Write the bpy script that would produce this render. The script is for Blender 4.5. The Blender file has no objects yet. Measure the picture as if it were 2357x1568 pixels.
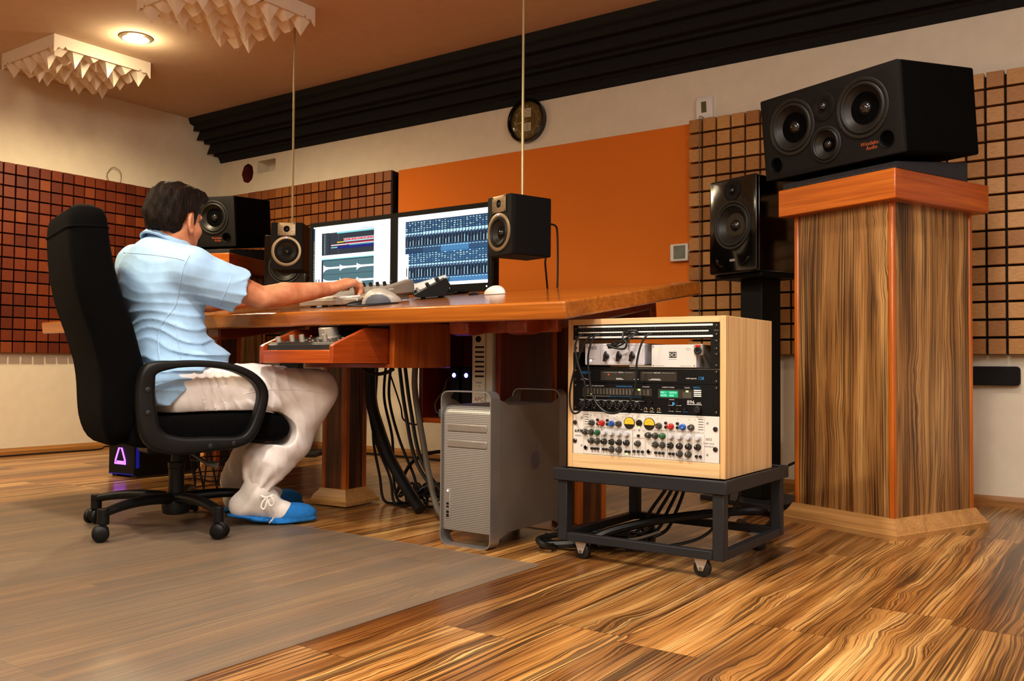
import bpy, bmesh, math, random
import numpy as np
from mathutils import Vector, Matrix
random.seed(7)
COL = bpy.context.scene.collection
PI = math.pi

# ---------------------------------------------------------------- materials
def lin(h):
    h = h.lstrip('#')
    r = []
    for i in (0, 2, 4):
        c = int(h[i:i+2], 16)/255
        r.append(c/12.92 if c <= .04045 else ((c+.055)/1.055)**2.4)
    return (*r, 1.0)

class NT:
    """tiny node-tree helper"""
    def __init__(s, name):
        s.m = bpy.data.materials.new(name); s.m.use_nodes = True
        s.t = s.m.node_tree; s.n = s.t.nodes; s.bsdf = s.n['Principled BSDF']
    def new(s, typ, **kw):
        n = s.n.new(typ)
        for k, v in kw.items(): setattr(n, k, v)
        return n
    def link(s, a, b): s.t.links.new(a, b)
    def val(s, sock, v):
        if hasattr(v, 'is_linked') or hasattr(v, 'node'): s.link(v, sock)
        else: sock.default_value = v
    def math(s, op, a, b=None, c=None):
        n = s.new('ShaderNodeMath', operation=op); s.val(n.inputs[0], a)
        if b is not None: s.val(n.inputs[1], b)
        if c is not None: s.val(n.inputs[2], c)
        return n.outputs[0]
    def coords(s):
        tc = s.new('ShaderNodeTexCoord'); sep = s.new('ShaderNodeSeparateXYZ')
        s.link(tc.outputs['Object'], sep.inputs[0]); return sep.outputs
    def vec(s, x, y, z):
        c = s.new('ShaderNodeCombineXYZ')
        for i, v in enumerate((x, y, z)): s.val(c.inputs[i], v)
        return c.outputs[0]
    def noise(s, vec, scale=1, detail=2, rough=.5, dist=0):
        n = s.new('ShaderNodeTexNoise'); s.link(vec, n.inputs['Vector'])
        n.inputs['Scale'].default_value = scale; n.inputs['Detail'].default_value = detail
        n.inputs['Roughness'].default_value = rough; n.inputs['Distortion'].default_value = dist
        return n.outputs['Fac']
    def ramp(s, fac, stops, interp='LINEAR'):
        r = s.new('ShaderNodeValToRGB'); cr = r.color_ramp; cr.interpolation = interp
        while len(cr.elements) < len(stops): cr.elements.new(.5)
        for e, (p, c) in zip(cr.elements, stops):
            e.position = p; e.color = lin(c) if isinstance(c, str) else c
        s.link(fac, r.inputs[0]); return r.outputs[0]
    def mix(s, fac, a, b, mode='MIX'):
        n = s.new('ShaderNodeMix', data_type='RGBA', blend_type=mode)
        s.val(n.inputs[0], fac)
        for i, v in ((6, a), (7, b)):
            if isinstance(v, str): v = lin(v)
            s.val(n.inputs[i], v)
        return n.outputs[2]
    def bump(s, h, strength=.2, dist=.01):
        b = s.new('ShaderNodeBump'); s.link(h, b.inputs['Height'])
        b.inputs['Strength'].default_value = strength; b.inputs['Distance'].default_value = dist
        s.link(b.outputs[0], s.bsdf.inputs['Normal'])
    def set(s, **kw):
        for k, v in kw.items():
            sock = s.bsdf.inputs[k]
            if isinstance(v, str): v = lin(v)
            s.val(sock, v)
        return s

def M(name, col, rough=.5, metal=0.0, emit=None, es=0.0, spec=.5, coat=0.0, var=0.06, vs=14.0, bump=0.0, bs=60.0, sheen=0.0):
    """general procedural material: base colour with a soft noise variation and optional grain bump"""
    t = NT(name); b = t.bsdf
    c = lin(col) if isinstance(col, str) else col
    tc = t.new('ShaderNodeTexCoord')
    if var > 0:
        f = t.noise(tc.outputs['Object'], vs, 3)
        lo = tuple(max(0, x*(1-var*1.6)) for x in c[:3])+(1,); hi = tuple(min(1, x*(1+var*1.6)) for x in c[:3])+(1,)
        t.link(t.ramp(f, [(.3, lo), (.7, hi)]), b.inputs['Base Color'])
    else: b.inputs['Base Color'].default_value = c
    t.set(Roughness=rough, Metallic=metal)
    b.inputs['Specular IOR Level'].default_value = spec
    if coat: b.inputs['Coat Weight'].default_value = coat; b.inputs['Coat Roughness'].default_value = .08
    if sheen: b.inputs['Sheen Weight'].default_value = sheen; b.inputs['Sheen Roughness'].default_value = .5
    if emit:
        b.inputs['Emission Color'].default_value = lin(emit); b.inputs['Emission Strength'].default_value = es
    if bump: t.bump(t.noise(tc.outputs['Object'], bs, 4), bump, .004)
    return t.m

def E(name, col, s=1.0):
    t = NT(name); t.set(Roughness=.6); t.bsdf.inputs['Base Color'].default_value = (0.01, .01, .01, 1)
    t.bsdf.inputs['Specular IOR Level'].default_value = 0.1
    t.bsdf.inputs['Emission Color'].default_value = lin(col); t.bsdf.inputs['Emission Strength'].default_value = s
    return t.m

ZEBRA = ('#8c602f', '#c09052', '#e2ba7a', '#291609')
def zebra(name, along, across, plank=None, length=1.25, rough=.3, scale=1.0, cols=ZEBRA, coat=.2):
    """zebrano veneer: dark lines of uneven width running along one axis, optional planks with staggered joints"""
    t = NT(name); X = t.coords(); a = X[along]; mul = lambda p, q: t.math('MULTIPLY', p, q); add = lambda p, q: t.math('ADD', p, q)
    c = X[across[0]] if len(across) == 1 else add(X[across[0]], X[across[1]])
    if plank:
        i = t.math('FLOOR', t.math('DIVIDE', c, plank))
        off = t.new('ShaderNodeTexWhiteNoise', noise_dimensions='1D'); t.link(i, off.inputs['W'])
        vv = add(t.math('DIVIDE', a, length), off.outputs['Value']); j = t.math('FLOOR', vv)
        wn = t.new('ShaderNodeTexWhiteNoise', noise_dimensions='2D'); t.link(t.vec(i, j, 0.0), wn.inputs['Vector'])
        seed = mul(wn.outputs['Value'], 37.0)
    else: seed = 3.3
    s = scale
    w1 = t.noise(t.vec(mul(c, 4*s), mul(a, 1.3*s), seed), 1, 1)
    fig = t.noise(t.vec(mul(c, 5*s), mul(a, 1.6*s), add(seed, 9.0) if plank else 12.3), 1, 1)
    w2 = t.noise(t.vec(mul(c, 16*s), mul(a, 9*s), seed), 1, 2)
    figm = t.ramp(fig, [(.55, (0, 0, 0, 1)), (.72, (1, 1, 1, 1))])
    cc = add(c, add(mul(w1, .045/s), mul(mul(w2, figm), .045/s)))
    base = t.ramp(t.noise(t.vec(mul(cc, 20*s), mul(a, .6*s), seed), 1, 2), [(.3, cols[0]), (.5, cols[1]), (.68, cols[2])])
    dens = t.noise(t.vec(mul(cc, 11*s), mul(a, .7*s), add(seed, 4.0) if plank else 7.7), 1, 1)
    l1 = t.noise(t.vec(mul(cc, 150*s), mul(a, 1.0*s), seed), 1, 1)
    th = add(mul(dens, .62), .15)
    m1 = t.ramp(t.math('SUBTRACT', th, l1), [(.0, (0, 0, 0, 1)), (.09, (1, 1, 1, 1))])
    l2 = t.noise(t.vec(mul(cc, 330*s), mul(a, 3*s), seed), 1, 2)
    colr = t.mix(mul(m1, .72), base, cols[3])
    colr = t.mix(.8, colr, t.ramp(l2, [(.36, '#7a5234'), (.5, '#ffffff')]), 'MULTIPLY')
    dark = t.noise(t.vec(mul(cc, 26*s), mul(a, 1.6*s), seed), 1, 3)
    colr = t.mix(mul(t.ramp(dark, [(.62, (0, 0, 0, 1)), (.70, (1, 1, 1, 1))]), .6), colr, cols[3])
    tone = t.noise(t.vec(mul(cc, 7.0), mul(a, .9), add(seed, 21.0) if plank else 31.0), 1, 2)
    colr = t.mix(.72, colr, t.ramp(tone, [(.34, '#8e7054'), (.48, '#eee2d2'), (.6, '#ffffff')]), 'MULTIPLY')
    if plank:
        colr = t.mix(.9, colr, t.ramp(wn.outputs['Value'], [(0, '#a88e74'), (.5, '#ffffff'), (1, '#e6cca8')]), 'MULTIPLY')
        fr = t.math('FRACT', t.math('DIVIDE', c, plank)); ed = t.math('MINIMUM', fr, t.math('SUBTRACT', 1.0, fr))
        fv = t.math('FRACT', vv); ev = mul(t.math('MINIMUM', fv, t.math('SUBTRACT', 1.0, fv)), length/plank)
        colr = t.mix(.6, colr, t.ramp(t.math('MINIMUM', ed, ev), [(0, '#5a3e28'), (.012, '#ffffff')]), 'MULTIPLY')
    t.link(colr, t.bsdf.inputs['Base Color'])
    t.set(Roughness=rough); t.bsdf.inputs['Coat Weight'].default_value = coat; t.bsdf.inputs['Coat Roughness'].default_value = .15
    return t.m

def wood(name, c0, c1, c2, along=0, rough=.35, s=1.0, coat=.3, knots=False):
    """plain stained timber with long grain"""
    t = NT(name); X = t.coords(); o = [X[k] for k in range(3) if k != along]
    v = t.vec(t.math('MULTIPLY', o[0], 26*s), t.math('MULTIPLY', o[1], 26*s), t.math('MULTIPLY', X[along], 1.6*s))
    f = t.noise(v, 1, 4, .6, .8)
    colr = t.ramp(f, [(.25, c0), (.5, c1), (.75, c2)])
    v2 = t.vec(t.math('MULTIPLY', o[0], 160*s), t.math('MULTIPLY', o[1], 160*s), t.math('MULTIPLY', X[along], 4*s))
    colr = t.mix(.35, colr, t.ramp(t.noise(v2, 1, 2), [(.3, '#8d6a4a'), (.6, '#ffffff')]), 'MULTIPLY')
    if knots:
        w = t.new('ShaderNodeTexVoronoi'); t.link(t.vec(t.math('MULTIPLY', o[0], 7), t.math('MULTIPLY', o[1], 7), t.math('MULTIPLY', X[along], 5.0)), w.inputs['Vector'])
        w.inputs['Scale'].default_value = 1.0
        colr = t.mix(t.ramp(w.outputs['Distance'], [(.05, (1, 1, 1, 1)), (.12, (0, 0, 0, 1))]), colr, '#8a5a2c')
    t.link(colr, t.bsdf.inputs['Base Color']); t.set(Roughness=rough)
    t.bsdf.inputs['Coat Weight'].default_value = coat; t.bsdf.inputs['Coat Roughness'].default_value = .12
    return t.m

def tilewood(name, stops, pitch=.0755):
    """small square blocks, every block its own tone"""
    t = NT(name); X = t.coords()
    ix = t.math('FLOOR', t.math('DIVIDE', X[0], pitch)); iz = t.math('FLOOR', t.math('DIVIDE', X[2], pitch))
    wn = t.new('ShaderNodeTexWhiteNoise', noise_dimensions='2D'); t.link(t.vec(ix, iz, 0.0), wn.inputs['Vector'])
    c = t.ramp(wn.outputs['Value'], stops)
    g = t.noise(t.vec(t.math('MULTIPLY', X[0], 40), X[1], t.math('MULTIPLY', X[2], 260)), 1, 3)
    c = t.mix(.4, c, t.ramp(g, [(.3, '#9c7a5c'), (.65, '#ffffff')]), 'MULTIPLY')
    t.link(c, t.bsdf.inputs['Base Color']); t.set(Roughness=.5)
    return t.m

# ---------------------------------------------------------------- mesh builder
def rot(axis, deg): return Matrix.Rotation(math.radians(deg), 4, axis)
class MB:
    def __init__(s): s.v = []; s.f = []; s.m = []; s.T = Matrix.Identity(4)
    def add(s, vs, fs, mat=0):
        n = len(s.v); s.v += [tuple(s.T @ Vector(p)) for p in vs]
        s.f += [tuple(i+n for i in f) for f in fs]; s.m += [mat]*len(fs); return s
    def box(s, x0, x1, y0, y1, z0, z1, mat=0):
        vs = [(x, y, z) for z in (z0, z1) for y in (y0, y1) for x in (x0, x1)]
        return s.add(vs, [(0, 2, 3, 1), (4, 5, 7, 6), (0, 1, 5, 4), (2, 6, 7, 3), (0, 4, 6, 2), (1, 3, 7, 5)], mat)
    def cbox(s, c, d, mat=0): return s.box(c[0]-d[0]/2, c[0]+d[0]/2, c[1]-d[1]/2, c[1]+d[1]/2, c[2]-d[2]/2, c[2]+d[2]/2, mat)
    def prism(s, poly, ax, a, b, mat=0):
        mk = {'x': lambda p, h: (h, p[0], p[1]), 'y': lambda p, h: (p[0], h, p[1]), 'z': lambda p, h: (p[0], p[1], h)}[ax]
        ar = sum(poly[i-1][0]*poly[i][1]-poly[i][0]*poly[i-1][1] for i in range(len(poly)))
        if (ar < 0) != (ax == 'y'): poly = poly[::-1]
        n = len(poly); vs = [mk(p, a) for p in poly]+[mk(p, b) for p in poly]
        if b < a: vs = vs[n:]+vs[:n]
        return s.add(vs, [tuple(range(n-1, -1, -1)), tuple(range(n, 2*n))]+[(i, (i+1) % n, n+(i+1) % n, n+i) for i in range(n)], mat)
    def lathe(s, prof, o=(0, 0, 0), d=(0, 0, 1), seg=32, mat=0, caps=True):
        d = Vector(d).normalized(); u = d.orthogonal().normalized(); w = d.cross(u); o = Vector(o)
        vs = []; fs = []
        for r, h in prof:
            for k in range(seg):
                a = 2*PI*k/seg; vs.append(tuple(o+d*h+(u*math.cos(a)+w*math.sin(a))*r))
        for i in range(len(prof)-1):
            for k in range(seg):
                k2 = (k+1) % seg; fs.append((i*seg+k, i*seg+k2, (i+1)*seg+k2, (i+1)*seg+k))
        if caps:
            fs.append(tuple(range(seg-1, -1, -1))); fs.append(tuple((len(prof)-1)*seg+k for k in range(seg)))
        return s.add(vs, fs, mat)
    def cyl(s, a, b, r, mat=0, seg=24, r2=None):
        a = Vector(a); b = Vector(b); return s.lathe([(r, 0), (r if r2 is None else r2, (b-a).length)], a, b-a, seg, mat)
    def tube(s, pts, r, seg=8, mat=0, closed=False, flat=None, up=None):
        pts = [Vector(p) for p in pts]; n = len(pts); vs = []; fs = []
        rr = r if isinstance(r, (list, tuple)) else [r]*n
        prev = None
        for i, p in enumerate(pts):
            if closed: t = (pts[(i+1) % n]-pts[i-1]).normalized()
            else: t = (pts[min(i+1, n-1)]-pts[max(i-1, 0)]).normalized()
            if up is not None: u = (Vector(up)-t*Vector(up).dot(t)).normalized()
            elif prev is None: u = t.orthogonal().normalized()
            else: u = (prev-t*prev.dot(t)).normalized()
            prev = u; w = t.cross(u); fa, fb = flat if flat else (1, 1)
            for k in range(seg):
                a = 2*PI*k/seg
                ca, sa = math.cos(a), math.sin(a)
                if flat and len(flat) == 2:
                    q = 4.0; den = (abs(ca)**q+abs(sa)**q)**(1/q); ca /= den; sa /= den
                vs.append(tuple(p+(u*ca*fa+w*sa*fb)*rr[i]))
        for i in range(n if closed else n-1):
            j = (i+1) % n
            for k in range(seg):
                k2 = (k+1) % seg; fs.append((i*seg+k, i*seg+k2, j*seg+k2, j*seg+k))
        if not closed:
            fs.append(tuple(range(seg-1, -1, -1))); fs.append(tuple((n-1)*seg+k for k in range(seg)))
        return s.add(vs, fs, mat)
    def loft(s, rings, mat=0, caps=True, closed=False):
        n = len(rings[0]); vs = [p for r in rings for p in r]; fs = []; m = len(rings)
        for i in range(m if closed else m-1):
            j = (i+1) % m
            for k in range(n):
                k2 = (k+1) % n; fs.append((i*n+k, i*n+k2, j*n+k2, j*n+k))
        if caps and not closed: fs += [tuple(range(n-1, -1, -1)), tuple((m-1)*n+k for k in range(n))]
        return s.add(vs, fs, mat)
    def quad(s, o, ux, uy, w, h, mat=0):
        o = Vector(o); ux = Vector(ux); uy = Vector(uy)
        return s.add([tuple(o), tuple(o+ux*w), tuple(o+ux*w+uy*h), tuple(o+uy*h)], [(0, 1, 2, 3)], mat)
    def text(s, txt, size, o, ux=(1, 0, 0), uy=(0, 0, 1), mat=0, align='LEFT', sx=1.0, shear=0.0):
        vs, fs = text_geo(txt, align); o = Vector(o); ux = Vector(ux).normalized(); uy = Vector(uy).normalized()
        return s.add([tuple(o+ux*((x+shear*y)*size*sx)+uy*(y*size)) for x, y in vs], fs, mat)

_TX = {}
def text_geo(txt, align):
    k = (txt, align)
    if k not in _TX:
        cu = bpy.data.curves.new('t', 'FONT'); cu.body = txt; cu.size = 1.0; cu.align_x = align; cu.resolution_u = 2
        o = bpy.data.objects.new('t', cu); COL.objects.link(o)
        dg = bpy.context.evaluated_depsgraph_get(); dg.update()
        me = bpy.data.meshes.new_from_object(o.evaluated_get(dg))
        _TX[k] = ([(v.co.x, v.co.y) for v in me.vertices], [tuple(p.vertices) for p in me.polygons])
        bpy.data.objects.remove(o); bpy.data.curves.remove(cu); bpy.data.meshes.remove(me)
    return _TX[k]

def mesh_of(name, mb, mats, angle=32):
    me = bpy.data.meshes.new(name); me.from_pydata(mb.v, [], mb.f)
    mats = mats if isinstance(mats, (list, tuple)) else [mats]
    for m in mats: me.materials.append(m)
    if any(mb.m): me.polygons.foreach_set('material_index', mb.m)
    me.polygons.foreach_set('use_smooth', [True]*len(me.polygons))
    me.update(); me.set_sharp_from_angle(angle=math.radians(angle))
    return me
def link(name, me, parent=None):
    o = bpy.data.objects.new(name, me); COL.objects.link(o); o.parent = parent; return o
def part(name, mb, mats, parent=None, bevel=0.0, seg=2, angle=32, label=None, sub=0):
    o = link(name, mesh_of(name, mb, mats, angle), parent)
    if bevel:
        b = o.modifiers.new('bevel', 'BEVEL'); b.width = bevel; b.segments = seg; b.limit_method = 'ANGLE'; b.angle_limit = math.radians(40)
        b.harden_normals = False
    if sub:
        q = o.modifiers.new('sub', 'SUBSURF'); q.levels = sub; q.render_levels = sub
    if label: o['label'] = label
    return o
def tag(o, label, cat, group=None, kind=None):
    if label: o['label'] = label
    if cat: o['category'] = cat
    if group: o['group'] = group
    if kind: o['kind'] = kind
    return o
def thing(name, label, cat, loc=(0, 0, 0), rz=0.0, group=None):
    o = bpy.data.objects.new(name, None); o.empty_display_size = .05; COL.objects.link(o)
    o.location = loc; o.rotation_euler = (0, 0, math.radians(rz)); return tag(o, label, cat, group)
def struct(name, mb, mats, bevel=0.0): return tag(part(name, mb, mats, None, bevel), None, None, None, 'structure')
def copy_tree(o, parent=None):
    c = o.copy(); COL.objects.link(c); c.parent = parent
    for ch in list(o.children): copy_tree(ch, c)
    return c
def again(src, parent, loc=(0, 0, 0)):
    c = src.copy(); COL.objects.link(c); c.parent = parent; c.location = loc; return c
def spline(pts, n=8, closed=False):
    P = [Vector(p) for p in pts]; N = len(P); out = []
    for i in range(N if closed else N-1):
        if closed: p0, p1, p2, p3 = P[i-1], P[i], P[(i+1) % N], P[(i+2) % N]
        else: p0, p1, p2, p3 = P[max(i-1, 0)], P[i], P[i+1], P[min(i+2, N-1)]
        for k in range(n):
            t = k/n
            out.append(.5*((2*p1)+(p2-p0)*t+(2*p0-5*p1+4*p2-p3)*t*t+(3*p1-p0-3*p2+p3)*t**3))
    if not closed: out.append(P[-1])
    return out
def rrect(w, h, r, n=5):
    """rounded rectangle outline centred on 0"""
    pts = []
    for cx, cy, a0 in ((w/2-r, h/2-r, 0), (-w/2+r, h/2-r, 90), (-w/2+r, -h/2+r, 180), (w/2-r, -h/2+r, 270)):
        for k in range(n+1):
            a = math.radians(a0+90*k/n); pts.append((cx+r*math.cos(a), cy+r*math.sin(a)))
    return pts
m_wall = M('cream_plaster', '#e2d6c0', .85, var=.02, bump=.05, bs=220)
m_wallR = M('pale_plaster', '#e0d6c8', .85, var=.02)
m_ceil = M('ceiling_paint', '#cdb49a', .9, var=.02)
m_orange = M('orange_fabric', '#e07a1c', .9, var=.04, vs=300, bump=.08, bs=700)
m_foam = M('charcoal_foam', '#16130f', .95, var=.25, vs=90, bump=.35, bs=260)
m_floor = zebra('zebrano_floor', 1, (0,), .19, 1.2, .3, 1.25)
m_zebv = zebra('zebrano_veneer', 2, (0, 1), None, scale=1.25, rough=.4, coat=.08, cols=('#7e562a', '#a87c46', '#c89e64', '#24140a'))
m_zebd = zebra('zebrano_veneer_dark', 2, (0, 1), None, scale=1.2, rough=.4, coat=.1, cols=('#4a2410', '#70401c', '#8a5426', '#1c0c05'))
m_base = wood('baseboard_oak', '#8d5f2c', '#a8743a', '#b98547', 0, .45)
m_baseY = wood('baseboard_oak_side', '#8d5f2c', '#a8743a', '#b98547', 1, .45)
m_mould = wood('plinth_oak', '#a4763f', '#bb8b50', '#c9995e', 0, .5, coat=.05)
m_trim = wood('orange_lacquered_pine', '#a04c10', '#b86016', '#c87220', 2, .35)
m_cap = wood('orange_lacquered_board', '#a8520f', '#c06616', '#d07e2a', 0, .3)
m_capY = wood('orange_lacquered_board_end', '#943c08', '#a84c0e', '#b8601a', 1, .3)
m_desk = wood('desk_lacquered_pine', '#8e4c14', '#a8621e', '#ba762c', 0, .24, .7, coat=.6)
m_deskdk = wood('desk_dark_pine', '#6e2308', '#8c330c', '#a44410', 1, .35, .8)
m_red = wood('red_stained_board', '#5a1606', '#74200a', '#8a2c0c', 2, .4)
m_redx = wood('red_stained_drawer', '#8e3a0c', '#a64a12', '#bc621c', 0, .35)
m_redy = wood('red_stained_drawer_side', '#863008', '#9a400e', '#ae561a', 1, .35, .8)
m_box = wood('orange_stained_panel', '#9c440c', '#b85a14', '#cc7322', 2, .35)
m_birch = wood('pale_spruce', '#c69e6a', '#d4ae7a', '#e0bf90', 2, .55, .7, coat=.0, knots=True)
m_birchx = wood('pale_spruce_front', '#d0aa78', '#dcba8a', '#e6ca9e', 0, .55, .7, coat=.0)
m_tileL = tilewood('cherry_blocks', [(0, '#62240c'), (.5, '#74300f'), (.9, '#803814'), (1, '#8c461c')])
m_tileF = tilewood('oak_blocks_left', [(0, '#7c4218'), (.5, '#965622'), (1, '#aa6a2e')], .0768)
m_tileR = tilewood('oak_blocks_right', [(0, '#ac763c'), (.5, '#c48e4e'), (1, '#d4a264')], .0768)
m_black = M('black_paint', '#080706', .6, var=.1, spec=.25)
m_blackm = M('black_vinyl', '#090807', .6, var=.2, vs=200, bump=.2, bs=500, spec=.2)
m_blackg = M('piano_black', '#070606', .12, var=0, coat=.6)
m_rubber = M('black_rubber', '#0a0a0a', .5, var=.1)
m_baffle = M('speaker_baffle', '#120f0c', .68, var=.15, vs=260, bump=.2, bs=600, spec=.25)
m_cone = M('woofer_cone', '#211e1a', .42, var=.1, spec=.4)
m_surr = M('woofer_surround', '#15130f', .55, var=.1)
m_dome = M('dust_cap', '#1c1b1a', .14, spec=.8, var=0)
m_silver = M('brushed_silver', '#b4aca0', .4, .6, var=.05)
m_gold = M('champagne_metal', '#9c8a70', .38, .7, var=.05)
m_alu = M('anodised_aluminium', '#a6a39e', .38, .75, var=.03)
m_alud = M('shaded_aluminium', '#8f857a', .42, .6, var=.03)
m_chrome = M('chrome', '#c8c8c8', .12, 1.0, var=0)
m_steel = M('steel', '#9a9690', .3, .9, var=.05)
m_grey = M('grey_foam_pad', '#2c2b2e', .95, var=.3, vs=220)
m_dgrey = M('slate_steel_paint', '#1f1f22', .5, var=.06, spec=.35)
m_white = M('white_plastic', '#e8e6e0', .35, var=.02)
m_whitep = M('ivory_panel', '#d2cec8', .4, var=.02)
m_offw = M('beige_plastic', '#c6c0b0', .5, var=.03)
m_dgold = M('clock_dial', '#6e5a22', .35, .2, var=.1)
m_beige = M('printed_beige', '#d8cdae', .6, var=.1, vs=300)
m_red_t = M('red_plastic', '#b02018', .35, var=0)
m_blue_t = M('blue_plastic', '#1e5aa8', .35, var=0)
m_green_t = M('green_plastic', '#1c5a34', .35, var=0)
m_knob = M('dark_grey_knob', '#3a3630', .4, var=0)
m_knobk = M('black_knob', '#14110f', .35, var=0)
m_knobl = M('light_grey_knob', '#bcbcc0', .4, var=0)
m_ink = M('printed_black', '#1a1a1a', .6, var=0)
m_inkg = M('printed_grey', '#8c8a86', .6, var=0)
m_inkw = M('printed_white', '#d8d8d4', .6, var=0, emit='#d8d8d4', es=.12)  # white, blue and orange print have a faint glow put into the ink
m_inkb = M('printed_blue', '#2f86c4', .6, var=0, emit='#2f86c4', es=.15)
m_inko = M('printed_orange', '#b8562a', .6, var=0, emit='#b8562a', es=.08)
m_fabric = M('black_chair_fabric', '#060505', .95, var=.2, vs=180, bump=.2, bs=500, spec=.08)
m_chairp = M('black_chair_plastic', '#090808', .45, var=.1, vs=60, spec=.3)
m_cable = M('black_cable', '#0a0908', .45, var=0)
m_cableg = M('grey_cable', '#6a6254', .5, var=0)
m_led_b = E('blue_led', '#5a5aff', 14)
m_led_v = E('violet_led', '#b060ff', 3.2)
m_led_r = E('red_led', '#ff3018', 6)
m_led_g = E('green_led', '#b8ff60', 5)
m_led_w = E('white_led', '#e8e8ff', 6)
m_lcd = E('lcd_green', '#12b878', .9)
m_lcdt = E('lcd_text', '#b8ffe8', 1.4)
# ---------------------------------------------------------------- survey of the place (eye point and sight lines)
F_PX, CAMP = 2070.66, Vector((0, 0, .6))
def _basis(yaw, pitch, roll):
    yaw, pitch, roll = (math.radians(v) for v in (yaw, pitch, roll))
    fw = Vector((math.sin(yaw)*math.cos(pitch), math.cos(yaw)*math.cos(pitch), math.sin(pitch)))
    rt = Vector((math.cos(yaw), -math.sin(yaw), 0)); up = rt.cross(fw)
    return rt*math.cos(roll)+up*math.sin(roll), up*math.cos(roll)-rt*math.sin(roll), fw
RT, UP, FW = _basis(-35.24, 1.495, .3714)
def ray(x, y): return FW+RT*((x-1178.5)/F_PX)-UP*((y-784)/F_PX)
def at_d(x, y, d): return CAMP+ray(x, y)*d
def at_y(x, y, Y): r = ray(x, y); return CAMP+r*(Y/r.y)
def at_x(x, y, X): r = ray(x, y); return CAMP+r*(X/r.x)
def at_z(x, y, Z): r = ray(x, y); return CAMP+r*((Z-CAMP.z)/r.z)
def on_plane(x, y, p, n): r = ray(x, y); n = Vector(n); return CAMP+r*((Vector(p)-CAMP).dot(n)/r.dot(n))
def FOAM(x, y): p = at_x(x, y, -5.905); return (p.y, p.z)
XL, YF, ZC, XR, YB = -5.905, 4.392, 2.443, 1.5, -2.6
# ---- floor, ceiling, walls
struct('floor', MB().box(XL-.1, XR+.1, YB-.1, YF+.25, -.1, 0), m_floor)
struct('ceiling', MB().box(XL-.1, XR+.1, YB-.1, YF+.25, ZC, ZC+.1), m_ceil)
struct('wall_left', MB().box(XL-.1, XL, YB-.1, YF+.25, 0, ZC), m_wall)
struct('wall_right', MB().box(XR, XR+.1, YB-.1, YF+.25, 0, ZC), m_wallR)
struct('wall_back', MB().box(XL, XR, YB-.1, YB, 0, ZC), m_wallR)
w = MB(); T = YF+.16
vx0, vx1, vz0, vz1 = -5.46, -5.255, 2.02, 2.112           # rectangular recess
cxx, czz, cr = -5.572, 2.035, .066                         # round opening
sq = (cxx-.085, cxx+.085, czz-.085, czz+.085)
xs = [XL, sq[0], sq[1], vx0, vx1, XR]
for i in range(5):
    a, b = xs[i], xs[i+1]
    if i in (1, 3):
        z0, z1 = (sq[2], sq[3]) if i == 1 else (vz0, vz1)
        w.box(a, b, YF, T, 0, z0); w.box(a, b, YF, T, z1, ZC)
    else: w.box(a, b, YF, T, 0, ZC)
ring_s, ring_c, ring_b = [], [], []
for k in range(40):
    a = 2*PI*k/40; c, s = math.cos(a), math.sin(a); q = .085/max(abs(c), abs(s)); j = cr*(1+.03*math.sin(k*5.1)*(k % 3))
    ring_s.append((cxx+c*q, YF, czz+s*q)); ring_c.append((cxx+c*j, YF, czz+s*j*1.1)); ring_b.append((cxx+c*j, T, czz+s*j*1.1))
w.loft([ring_s, ring_c], 0, caps=False); w.loft([ring_c, ring_b], 1, caps=False)
w.add([(sq[0], T-.04, sq[2]), (sq[1], T-.04, sq[2]), (sq[1], T-.04, sq[3]), (sq[0], T-.04, sq[3])], [(0, 1, 2, 3)], 1)
w.add([(vx0, T-.05, vz0), (vx1, T-.05, vz0), (vx1, T-.05, vz1), (vx0, T-.05, vz1)], [(0, 1, 2, 3)], 0)
struct('wall_front', w, [m_wall, M('opening_red', '#6a1c10', .8)])
def skirting(L, h=.045, d=.02): return [(0, 0), (d, 0), (d, h*.55), (d*.55, h*.8), (d*.4, h), (0, h)]
b = MB(); b.prism([(YF-y, z) for y, z in skirting(0)], 'x', XL, XR); struct('baseboard_front', b, m_base)
b = MB(); b.prism([(XL+y, z) for y, z in skirting(0)], 'y', YB, YF); struct('baseboard_left', b, m_baseY)

# ---- orange wall panel
part_o = MB().box(-4.012, -1.93, YF-.022, YF-.001, .65, 1.868)
tag(part('wall_panel', part_o, m_orange, None, .004), 'large plain orange acoustic fabric panel on front wall below clock', 'wall panel')

# ---- block diffusers
def block_panel(label, W, H, t, pitch, cell, matt, loc, rz, side=0, depthvar=.0):
    r = thing('wooden_block_panel', label, 'acoustic panel', loc, rz, None)
    part('backing_board', MB().box(0.004, W-.004, -t*.35, -.001, 0.004, H-.004), m_black, r)
    m = MB(); nx, nz = int(round(W/pitch)), int(round(H/pitch)); g = (pitch-cell)/2; ch = .0014
    for i in range(nx):
        for k in range(nz):
            x0, x1, z0, z1 = i*pitch+g, (i+1)*pitch-g, k*pitch+g, (k+1)*pitch-g
            d = -t+random.uniform(-.002, .002)
            vs = [(x0, -t*.35, z0), (x1, -t*.35, z0), (x1, -t*.35, z1), (x0, -t*.35, z1), (x0, d+ch, z0), (x1, d+ch, z0), (x1, d+ch, z1), (x0, d+ch, z1),
                  (x0+ch, d, z0+ch), (x1-ch, d, z0+ch), (x1-ch, d, z1-ch), (x0+ch, d, z1-ch)]
            fs = [(8, 9, 10, 11)]
            for q in range(4):
                p = (q+1) % 4; fs += [(q, p, 4+p, 4+q), (4+q, 4+p, 8+p, 8+q)]
            m.add(vs, fs)
    part('blocks', m, matt, r, angle=20)
    if side: part('side_board', MB().box(W, W+.014, -t-.004, -.001, -.004, H+.004), m_black, r)
    return r
P = .0755
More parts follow.
